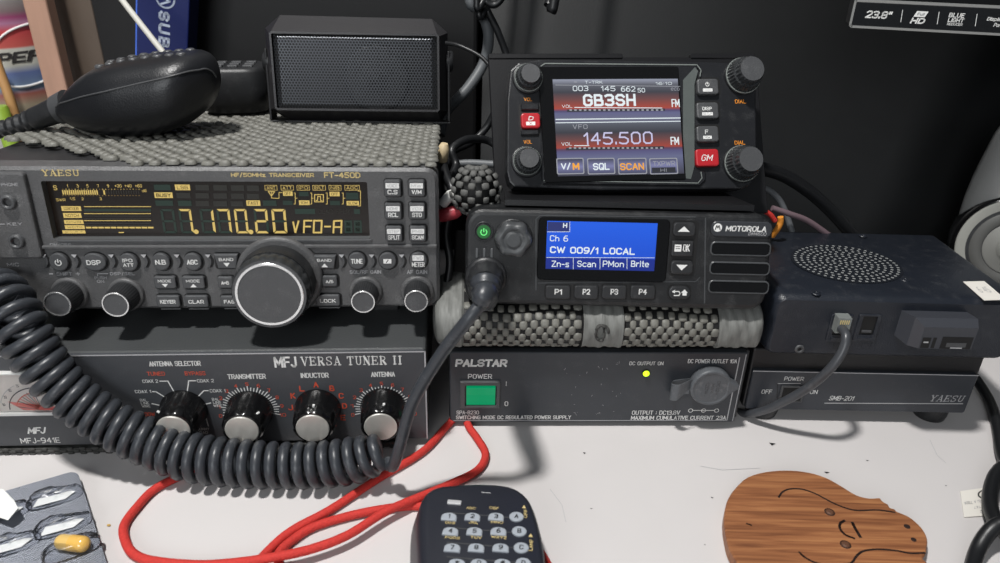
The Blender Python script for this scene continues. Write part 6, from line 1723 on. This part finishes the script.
# small bundle of grip mat wrapped round cables left of the middle radio
def bundle():
    O = on_y(476, 190, .045); b = MB(); n_u, n_v = 9, 9
    def sp(a, t, k=1.0): return Vector((.0125 * math.cos(t) * (-math.cos(a)) * k * 1.05, -.011 * math.sin(a + .0) * math.cos(t) * k - .0, .0135 * math.sin(t) * k))
    rings = [[sp(2 * PI * q / 24, t, .93) for q in range(24)] for t in [math.radians(v) for v in (-88, -60, -30, 0, 30, 60, 88)]]
    b.loft(rings, M['blk'])
    def fn(i, j):
        a = .25 + (PI - .5) * i / n_u; t = math.radians(-70 + 140 * j / n_v); p = sp(a, t)
        eu = (sp(a + .02, t) - p).normalized(); ev = (sp(a, t + .02) - p).normalized(); n = eu.cross(ev); n = n if n.dot(p) > 0 else -n
        return p, eu, ev, n
    nubs(b, None, n_u + 1, n_v + 1, fn, mat('bundle_mat', (86, 86, 84), rough=.7), .0019, .0018, .0012, jitter=.15)
    o = b.build('wrapped_grip_mat', recalc=False); o.location = O; tag(o, 'small bunch of grey grip mat wrapped round cables beside the middle radio', 'grip mat')
bundle()
def plug(px, py, y, m, label, s=1.0, ax=(1, .3, .6), nm='cable_plug'):
    p = on_y(px, py, y); b = MB(); b.lathe(p, ax, [(.0018 * s, -.004 * s), (.0026 * s, -.003 * s), (.0026 * s, .003 * s), (.0016 * s, .005 * s)], m, n=16); tag(b.build(nm), label, 'plug', 'loose cable plugs')
plug(443, 154, .07, mat('plug_cream', (206, 186, 150), rough=.4), 'cream cable plug beside the back right corner of the left transceiver', 1.2, (.15, 0, 1))
plug(447, 199, .045, mat('plug_white', (218, 218, 214), rough=.4), 'white cable plug in the dark gap beside the left transceiver', 1.1, (.6, 0, .7))
plug(448, 214, .045, mat('plug_red', (176, 62, 72), rough=.4), 'red cable plug in the dark gap beside the middle radio', 1.4, (1, 0, .3))
cord('power_cable', [on_y(443, 160, .075), on_y(446, 175, .06), on_y(452, 190, .05), on_y(450, 210, .05), on_y(446, 235, .045), on_y(450, 262, .04), on_y(446, 290, .035)], .0022, M['cable'], 'black cable hanging in the gap between left transceiver and middle radio')
# crumb on the desk
b = MB(); p = on_z(109, 526, 0); b.loft([[p + Vector((r_ * math.cos(a), r_ * .6 * math.sin(a), z_)) for a in [2 * PI * k / 6 for k in range(6)]] for r_, z_ in ((.0008, .0002), (.001, .0006), (.0004, .0011))], mat('crumb', (206, 170, 96), rough=.7), smooth=False)
tag(b.build('crumb'), 'tiny yellow crumb on the desk right of the foil blister pack', 'crumb')
# ================================================================== light and camera
def area(name, loc, target, size, power, color=(1, 1, 1), sy=None):
    l = bpy.data.lights.new(name, 'AREA'); l.energy = power; l.color = color
    if sy: l.shape = 'RECTANGLE'; l.size = size; l.size_y = sy
    else: l.shape = 'DISK'; l.size = size
    o = bpy.data.objects.new(name, l); COL.objects.link(o); o.location = loc
    d = Vector(target) - Vector(loc); o.rotation_euler = d.to_track_quat('-Z', 'Y').to_euler()
    return o
area('ceiling_lamp', (-.26, -.22, 1.15), (0.02, 0, 0), .09, 15, (1, .985, .96))
area('front_fill_light', (-.45, -1.5, .72), (0, 0, .08), .8, 9.5, (.95, .98, 1))  # added fill to lift the upright fronts, no such lamp in the room
w = bpy.data.worlds.new('room'); SC.world = w; w.use_nodes = True
w.node_tree.nodes['Background'].inputs[0].default_value = (.85, .92, 1, 1)
w.node_tree.nodes['Background'].inputs[1].default_value = .17
cam = bpy.data.cameras.new('camera'); cam.sensor_width = 36; cam.lens = FPX / 1000 * 36; cam.clip_start = .01; cam.clip_end = 20
co = bpy.data.objects.new('camera', cam); COL.objects.link(co)
mtx = Matrix.Identity(4)
for i in range(3):
    mtx[i][0] = RT[i]; mtx[i][1] = UP[i]; mtx[i][2] = -FWD[i]; mtx[i][3] = CAM[i]
co.matrix_world = mtx
cam.dof.use_dof = True; cam.dof.focus_distance = .40; cam.dof.aperture_fstop = 11.0
SC.camera = co
SC.view_settings.view_transform = 'Standard'; SC.view_settings.look = 'None'
SC.view_settings.exposure = 0; SC.view_settings.gamma = 1; SC.view_settings.use_curve_mapping = False
